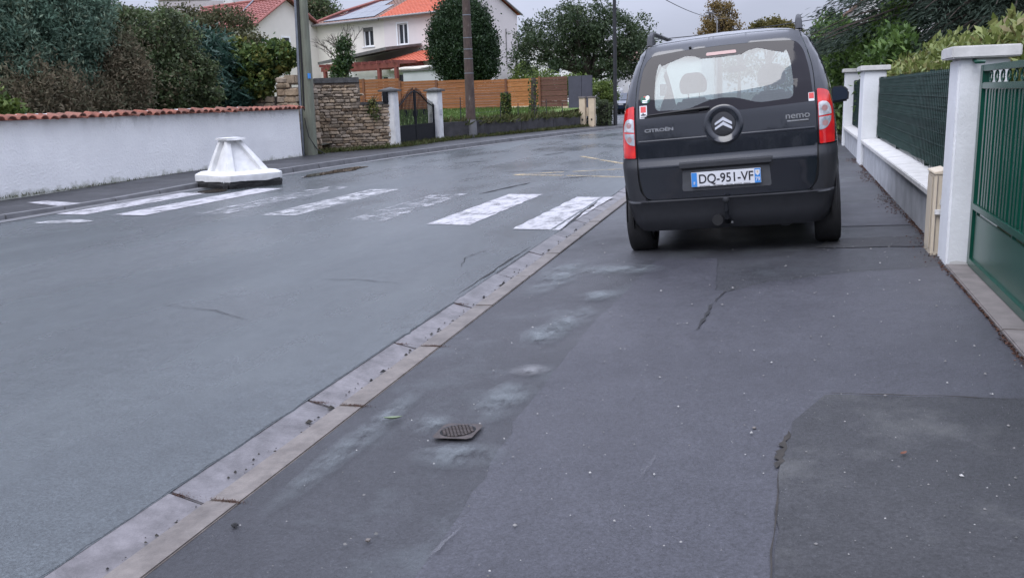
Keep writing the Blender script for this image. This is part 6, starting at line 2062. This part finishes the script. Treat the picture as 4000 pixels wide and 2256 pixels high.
patch('sticker', [(-.632, 1.142), (-.618, 1.145), (-.613, 1.160), (-.608, 1.145), (-.591, 1.142), (-.595, 1.134), (-.628, 1.134)], M['plate_ink'], tg, off=.0058, thick=.001)
patch('sticker', [(-.634, 1.119), (-.589, 1.119), (-.589, 1.125), (-.634, 1.125)], M['plate_ink'], tg, off=.005, thick=.001)
patch('sticker', [(-.592 + .038 * math.cos(t), 1.255 + .032 * math.sin(t)) for t in np.linspace(0, 2 * math.pi, 18, endpoint=False)], M['sticker_green'], tg, off=.004, thick=.001)
patch('sticker', [(-.575 + .016 * math.cos(t), 1.268 + .018 * math.sin(t)) for t in np.linspace(0, 2 * math.pi, 12, endpoint=False)], M['sticker_white'], tg, off=.005, thick=.001)
patch('sticker', [(-.606, 1.272), (-.590, 1.276), (-.592, 1.284), (-.604, 1.280)], M['sticker_red'], tg, off=.005, thick=.001)
for zz in (1.244, 1.232):
    patch('sticker', [(-.615, zz), (-.578, zz), (-.578, zz + .007), (-.615, zz + .007)], M['chrome'], tg, off=.005, thick=.001)
patch('sticker', rounded([(.624, 1.124), (.664, 1.124), (.664, 1.186), (.624, 1.186)], .004), M['sticker_white'], tg, off=.004, thick=.001)
patch('sticker', [(.627, 1.142), (.661, 1.142), (.661, 1.183), (.627, 1.183)], M['sticker_red'], tg, off=.005, thick=.001)
# crease under the badge: a shallow raised line across the tailgate
for sg in (-1, 1):
    q = MB()
    for k in range(13):
        x = sg * (.13 + (.66 - .13) * k / 12)
        y = S(x, .93)
        q.v += [(x, y - .0034, .938), (x, y - .0075, .928), (x, y - .0034, .915)]
        if k:
            e = 3 * k - 3
            f1 = [(e, e + 1, e + 4, e + 3), (e + 1, e + 2, e + 5, e + 4)]
            q.f += f1 if sg < 0 else [tuple(reversed(f)) for f in f1]
    q.build('crease', M['car_paint'], tg, True, world=False)

# sides, roof, bonnet as one loft split into paint, windscreen and side glass
ring = [(half_w(z), z) for z in [.20, .24, .30, .38, .46, .55, .65, .75, .85, .95, 1.02, 1.10, 1.18, 1.26, 1.34, 1.42, 1.49, 1.55, 1.60]] + [(.59, 1.645), (.50, 1.68), (.36, 1.70), (.18, 1.71), (0, 1.715)]
ring = ring + [(-x, z) for x, z in reversed(ring[:-1])]
stations = [(None, 1.715, 1.0), (.52, 1.722, 1.012), (.62, 1.724, 1.02), (1.0, 1.728, 1.03), (1.12, 1.728, 1.03), (1.7, 1.725, 1.03), (1.82, 1.72, 1.03), (2.15, 1.70, 1.025), (2.42, 1.52, 1.02), (2.65, 1.33, 1.015), (2.92, 1.10, 1.0), (3.2, 1.03, .98), (3.5, .96, .95), (3.68, .86, .90), (3.78, .72, .82)]
parts = {'body_shell': MB(), 'windscreen': MB(), 'side_window': MB(), 'cladding': MB()}
belt = .98
VV = []
for (ys_, top, wf) in stations:
    row = []
    for x, z in ring:
        if top >= belt + .02:
            zz = z if z <= belt else belt + (z - belt) * (top - belt) / (1.715 - belt)
        else:
            zz = .20 + (z - .20) * (top - .20) / (1.715 - .20)
        wloc = 1 + (wf - 1) * (1 if z < 1.3 else max(0.0, (1.6 - z) / .3) * .6)
        y = (S(x, z) + .0) if ys_ is None else max(ys_, S(x, z) + .02)
        row.append((x * wloc, y, zz))
    VV.append(row)
nR = len(ring)
for i in range(len(stations) - 1):
    ya = stations[i][0] or 0
    for j in range(nR - 1):
        zmid = (ring[j][1] + ring[j + 1][1]) / 2; xm = (ring[j][0] + ring[j + 1][0]) / 2
        key = 'body_shell'
        if stations[i][0] is not None:
            if 2.1 <= ya < 2.9 and zmid > 1.55: key = 'windscreen'
            elif (ya in (.62, 1.12, 1.82)) and 1.02 < zmid < 1.55: key = 'side_window'
            elif ya == 2.15 and 1.02 < zmid < 1.5: key = 'side_window'
            elif zmid < .42: key = 'cladding'
        mb_ = parts[key]
        mb_.add([VV[i][j], VV[i + 1][j], VV[i + 1][j + 1], VV[i][j + 1]], [(0, 1, 2, 3)])
parts['body_shell'].add(VV[-1], [tuple(range(nR))])
for key, mt in (('body_shell', 'car_paint'), ('windscreen', 'glass_side'), ('side_window', 'glass_side'), ('cladding', 'car_plastic')):
    me = parts[key].mesh(key, M[mt], False)
    bm = bmesh.new(); bm.from_mesh(me); bmesh.ops.remove_doubles(bm, verts=bm.verts, dist=1e-5); bmesh.ops.recalc_face_normals(bm, faces=bm.faces) if key == 'body_shell' else None; bm.to_mesh(me); bm.free()
    me.shade_smooth()
    try: me.set_sharp_from_angle(angle=R(45))
    except Exception: pass
    link(key, me, van)
# pale headlining and trim under the roof, floor, seats
mb = MB(); mb.add([(-.56, .42, 1.60), (.56, .42, 1.60), (.56, 2.05, 1.63), (-.56, 2.05, 1.63)], [(0, 1, 2, 3)]); mb.build('headlining', M['interior'], van, world=False)
for sg in (-1, 1):
    mb = MB(); mb.add([(sg * .72, .5, .5), (sg * .72, 2.5, .5), (sg * .74, 2.5, 1.0), (sg * .74, .5, 1.0)], [(0, 1, 2, 3)]); mb.build('door_trim', M['seat_dark'], van, world=False)
    mb = MB(); mb.add([(sg * .60, .36, 1.0), (sg * .60, .60, 1.0), (sg * .56, .60, 1.55), (sg * .56, .40, 1.5)], [(0, 1, 2, 3)]); mb.build('pillar_trim', M['interior'], van, world=False)
rbox('floor', -.70, .70, .12, 3.0, .26, .40, M['seat_dark'], van, 0)
rbox('under_tray', -.55, .55, .10, 3.4, .22, .255, M['hole'], van, 0)
rbox('dashboard', -.70, .70, 2.45, 2.75, .70, 1.04, M['seat_dark'], van, .04)
rbox('rear_bench', -.62, .62, .78, .95, .45, 1.06, M['seat_dark'], van, .05)
for sg, dk in ((-1, 'seat'), (1, 'seat')):
    cx = sg * .345 - .01
    st = MB(); st.add([(cx - .24, 1.62, .5), (cx + .24, 1.62, .5), (cx + .24, 1.48, 1.10), (cx + .13, 1.44, 1.235), (cx - .13, 1.44, 1.235), (cx - .24, 1.48, 1.10),
                       (cx - .24, 1.76, .5), (cx + .24, 1.76, .5), (cx + .22, 1.60, 1.10), (cx + .12, 1.54, 1.23), (cx - .12, 1.54, 1.23), (cx - .22, 1.60, 1.10)],
                      [(0, 1, 2, 3, 4, 5), (11, 10, 9, 8, 7, 6), (0, 6, 7, 1), (1, 7, 8, 2), (2, 8, 9, 3), (3, 9, 10, 4), (4, 10, 11, 5), (5, 11, 6, 0)])
    so = st.build('front_seat', M[dk], van, True, world=False, bev=.03)
    hd = MB(); prof = rounded([(-.115, 1.275), (.115, 1.275), (.125, 1.38), (.075, 1.46), (-.075, 1.46), (-.125, 1.38)], .04, 4)
    n_ = len(prof)
    hd.v = [(cx + x, 1.44, z) for x, z in prof] + [(cx + x, 1.54, z) for x, z in prof]
    hd.f = [tuple(range(n_)), tuple(range(2 * n_ - 1, n_ - 1, -1))] + [(k, n_ + k, n_ + (k + 1) % n_, (k + 1) % n_) for k in range(n_)]
    hd.build('headrest', M[dk], so, True, world=False, bev=.015)
    for q in (-.05, .05):
        ps = MB(); ps.tube([(cx + q, 1.49, 1.20), (cx + q, 1.49, 1.29)], .007, 6); ps.build('headrest_rod', M['chrome'], so, world=False)
sw_ = MB(); sw_.tube([(-.345 + .18 * math.cos(t), 2.30 + .06 * math.sin(t), 1.02 + .17 * math.sin(t)) for t in np.linspace(0, 2 * math.pi, 24)], .014, 6, False); sw_.build('steering_wheel', M['seat_dark'], van, world=False)
rbox('mirror', -.09, .09, 2.20, 2.23, 1.44, 1.50, M['seat_dark'], van, .01)
# wheels
for sy in (.50, 3.02):
    for sg in (-1, 1):
        dzw = -.008 if sg < 0 else .006
        w_ = MB()
        prof = [(.20, -.095), (.275, -.095), (.293, -.075), (.298, -.04), (.298, .04), (.293, .075), (.275, .095), (.20, .095)]
        seg = 32
        for r_, h_ in prof:
            w_.v += [(sg * .735 + h_, sy + r_ * math.cos(2 * math.pi * k / seg), .298 + dzw + r_ * math.sin(2 * math.pi * k / seg)) for k in range(seg)]
        for i in range(len(prof) - 1):
            for k in range(seg):
                a, b2 = i * seg + k, i * seg + (k + 1) % seg
                w_.f.append((a, a + seg, b2 + seg, b2))
        wo = w_.build('wheel', M['tyre'], van, True, world=False)
        for hx in (-.07, .07):
            q = MB(); q.add([(sg * .735 + hx, sy + .205 * math.cos(t), .298 + dzw + .205 * math.sin(t)) for t in np.linspace(0, 2 * math.pi, 24, endpoint=False)], [tuple(range(24))]); q.build('rim', M['rim'], wo, world=False)
        if True:
            ar = MB()
            for k in range(17):
                t = math.pi * k / 16
                for r_ in (.325, .385):
                    yy2, zz2 = sy + r_ * math.cos(t), .298 + r_ * math.sin(t)
                    ar.v.append((sg * (half_w(min(1.2, max(.46, zz2))) * (1.008 if sy < 1 else .995) + .004), yy2, zz2))
                if k: ar.f.append((2 * k - 2, 2 * k - 1, 2 * k + 1, 2 * k))
            ar.build('wheel_arch', M['car_plastic'], van, world=False)
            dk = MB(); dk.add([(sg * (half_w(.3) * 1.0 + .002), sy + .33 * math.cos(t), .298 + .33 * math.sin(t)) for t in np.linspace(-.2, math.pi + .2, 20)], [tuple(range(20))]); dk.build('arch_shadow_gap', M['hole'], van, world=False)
mb = MB(); mb.tube([(-.74, .5, .30), (.74, .5, .30)], .05, 8); mb.build('rear_axle', M['car_trim'], van, world=False)
mb = MB(); mb.tube([(.42, .12, .27), (.42, .9, .27)], .075, 10); mb.build('silencer', M['dark_metal'], van, True, world=False)
# roof rails, aerial, door mirrors, tow bar
for sg in (-1, 1):
    rl = MB(); x = sg * .575
    rl.tube([(x, .46, 1.665), (x, .50, 1.735), (x, .60, 1.775), (x, .75, 1.785), (x, 1.85, 1.785), (x, 2.0, 1.77), (x, 2.08, 1.70)], [.028, .026, .020, .018, .018, .020, .026], 8)
    ro = rl.build('roof_rail', M['car_plastic'], van, True, world=False)
    ft = MB(); ft.add([(x - .022, .44, 1.66), (x + .022, .44, 1.66), (x + .02, .70, 1.68), (x - .02, .70, 1.68), (x - .016, .50, 1.755), (x + .016, .50, 1.755), (x + .014, .62, 1.765), (x - .014, .62, 1.765)],
                      [(0, 1, 5, 4), (1, 2, 6, 5), (2, 3, 7, 6), (3, 0, 4, 7), (4, 5, 6, 7)]); ft.build('rail_foot', M['car_plastic'], ro, True, world=False, bev=.006)
    mr = MB(); mr.add([(sg * .86, 2.30, 1.05), (sg * 1.02, 2.30, 1.06), (sg * 1.03, 2.30, 1.16), (sg * .98, 2.30, 1.215), (sg * .87, 2.30, 1.215),
                       (sg * .86, 2.42, 1.07), (sg * 1.0, 2.42, 1.08), (sg * 1.01, 2.42, 1.15), (sg * .97, 2.42, 1.19), (sg * .87, 2.42, 1.19)],
                      [(0, 1, 2, 3, 4) if sg > 0 else (4, 3, 2, 1, 0), (9, 8, 7, 6, 5), (0, 5, 6, 1), (1, 6, 7, 2), (2, 7, 8, 3), (3, 8, 9, 4), (4, 9, 5, 0)])
    mo = mr.build('door_mirror', M['car_plastic'], van, True, world=False, bev=.015)
    gm = MB(); gm.add([(sg * .875, 2.288, 1.075), (sg * 1.005, 2.288, 1.082), (sg * 1.012, 2.288, 1.155), (sg * .97, 2.288, 1.20), (sg * .88, 2.288, 1.20)], [(0, 1, 2, 3, 4) if sg > 0 else (4, 3, 2, 1, 0)])
    gm.build('mirror_glass', M['solar'], mo, world=False)
    am = MB(); am.tube([(sg * .80, 2.36, 1.08), (sg * .90, 2.36, 1.10)], .03, 8); am.build('mirror_arm', M['car_plastic'], mo, world=False)
mb = MB(); mb.tube([(.02, 1.95, 1.70), (.02, 1.80, 1.79), (.02, 1.62, 1.84)], [.006, .004, .003], 5); mb.build('aerial', M['car_trim'], van, world=False)
tb = MB(); tb.tube([(0, .10, .30), (0, -.02, .285), (0, -.075, .315), (0, -.085, .37), (0, -.085, .43)], [.026, .026, .022, .018, .014], 10)
to = tb.build('tow_bar', M['gate_black'], van, True, world=False)
tb = MB(); tb.lathe([(.010, -.03), (.022, -.016), (.026, 0), (.022, .016), (.010, .024)], (0, -.085, .452), 14); tb.build('tow_ball', M['dark_metal'], to, True, world=False)
tb = MB(); tb.tube([(-.075, -.03, .292), (-.075, .06, .292)], .042, 14); tb.build('socket', M['car_trim'], to, True, world=False)
tb = MB(); tb.tube([(.03, -.09, .275), (.045, -.09, .275)], .014, 8); tb.build('bolt', M['dark_metal'], to, world=False)

# ------------------------------------------------------------------ far parked cars and street lamp
def far_car(name, label, cat, x, y, rz, w, l, h, paint, van_like=False):
    t = thing(name, label, cat, (x, y, -.01), rz)
    pr = [(0, .35), (0, .75), (.9, .95), (1.5, h), (l - .9, h), (l - .15, .95), (l, .6), (l, .35)] if not van_like else [(0, .4), (0, .95), (.5, 1.15), (1.0, h), (l, h), (l, .4)]
    mb = MB(); n = len(pr)
    for sgn in (-1, 1):
        mb.v += [(sgn * w / 2 * (1 if z < 1.0 else .84), yy2, z) for yy2, z in pr]
    mb.f = [tuple(range(n)), tuple(range(2 * n - 1, n - 1, -1))] + [(k, n + k, n + (k + 1) % n, (k + 1) % n) for k in range(n)]
    mb.build('body', paint, t, True, world=False, bev=.05)
    ws = MB()
    a, b2 = (pr[2], pr[3])
    ws.add([(-w * .43, a[0] + .02, a[1] + .03), (w * .43, a[0] + .02, a[1] + .03), (w * .37, b2[0] - .03, b2[1] - .04), (-w * .37, b2[0] - .03, b2[1] - .04)], [(0, 1, 2, 3)])
    for i, v_ in enumerate(ws.v): ws.v[i] = (v_[0], v_[1] - .012, v_[2] + .012)
    ws.build('windscreen', M['solar'], t, world=False)
    for sgn in (-1, 1):
        hl = MB(); hl.box(sgn * w * .33 - .17, sgn * w * .33 + .17, -.03, .05, .62, .74); hl.build('headlamp', M['lamp_clear'], t, world=False, bev=.02)
        for yy2 in (.75, l - .75):
            wl = MB(); wl.tube([(sgn * (w / 2 - .2), yy2, .31), (sgn * (w / 2 + .01), yy2, .31)], .31, 16); wl.build('wheel', M['tyre'], t, True, world=False)
    gr = MB(); gr.box(-.4, .4, -.02, .04, .45, .60); gr.build('grille', M['hole'], t, world=False)
    pl_ = MB(); pl_.box(-.26, .26, -.035, -.02, .42, .53); pl_.build('number_plate', M['plate_white'], t, world=False)
far_car('parked_car', 'dark blue car parked facing the street behind the slim dark pole', 'car', -10.95, 63.5, R(4), 1.75, 4.1, 1.46, M['far_blue'])
far_car('parked_car', 'white van parked beside the dark blue car', 'van', -13.2, 66.5, R(4), 1.85, 4.6, 1.9, M['far_white'], True)
sl = thing('street_lamp', 'grey street lamp in front of the tall autumn tree', 'street lamp', (-6.3, 80, 0))
mb = MB(); mb.tube([(-6.3, 80, 0), (-6.3, 80, 6.6), (-6.38, 80, 7.4), (-6.7, 80, 7.7)], [.09, .06, .05, .04], 8); mb.build('post', M['zinc'], sl, True)
mb = MB(); mb.add([(-6.6, 79.85, 7.72), (-7.3, 79.8, 7.82), (-7.3, 80.2, 7.82), (-6.6, 80.15, 7.72), (-6.65, 79.9, 7.86), (-7.15, 79.9, 7.92), (-7.15, 80.1, 7.92), (-6.65, 80.1, 7.86)],
                  [(3, 2, 1, 0), (4, 5, 6, 7), (0, 1, 5, 4), (1, 2, 6, 5), (2, 3, 7, 6), (3, 0, 4, 7)]); mb.build('lamp_head', M['dark_metal'], sl)
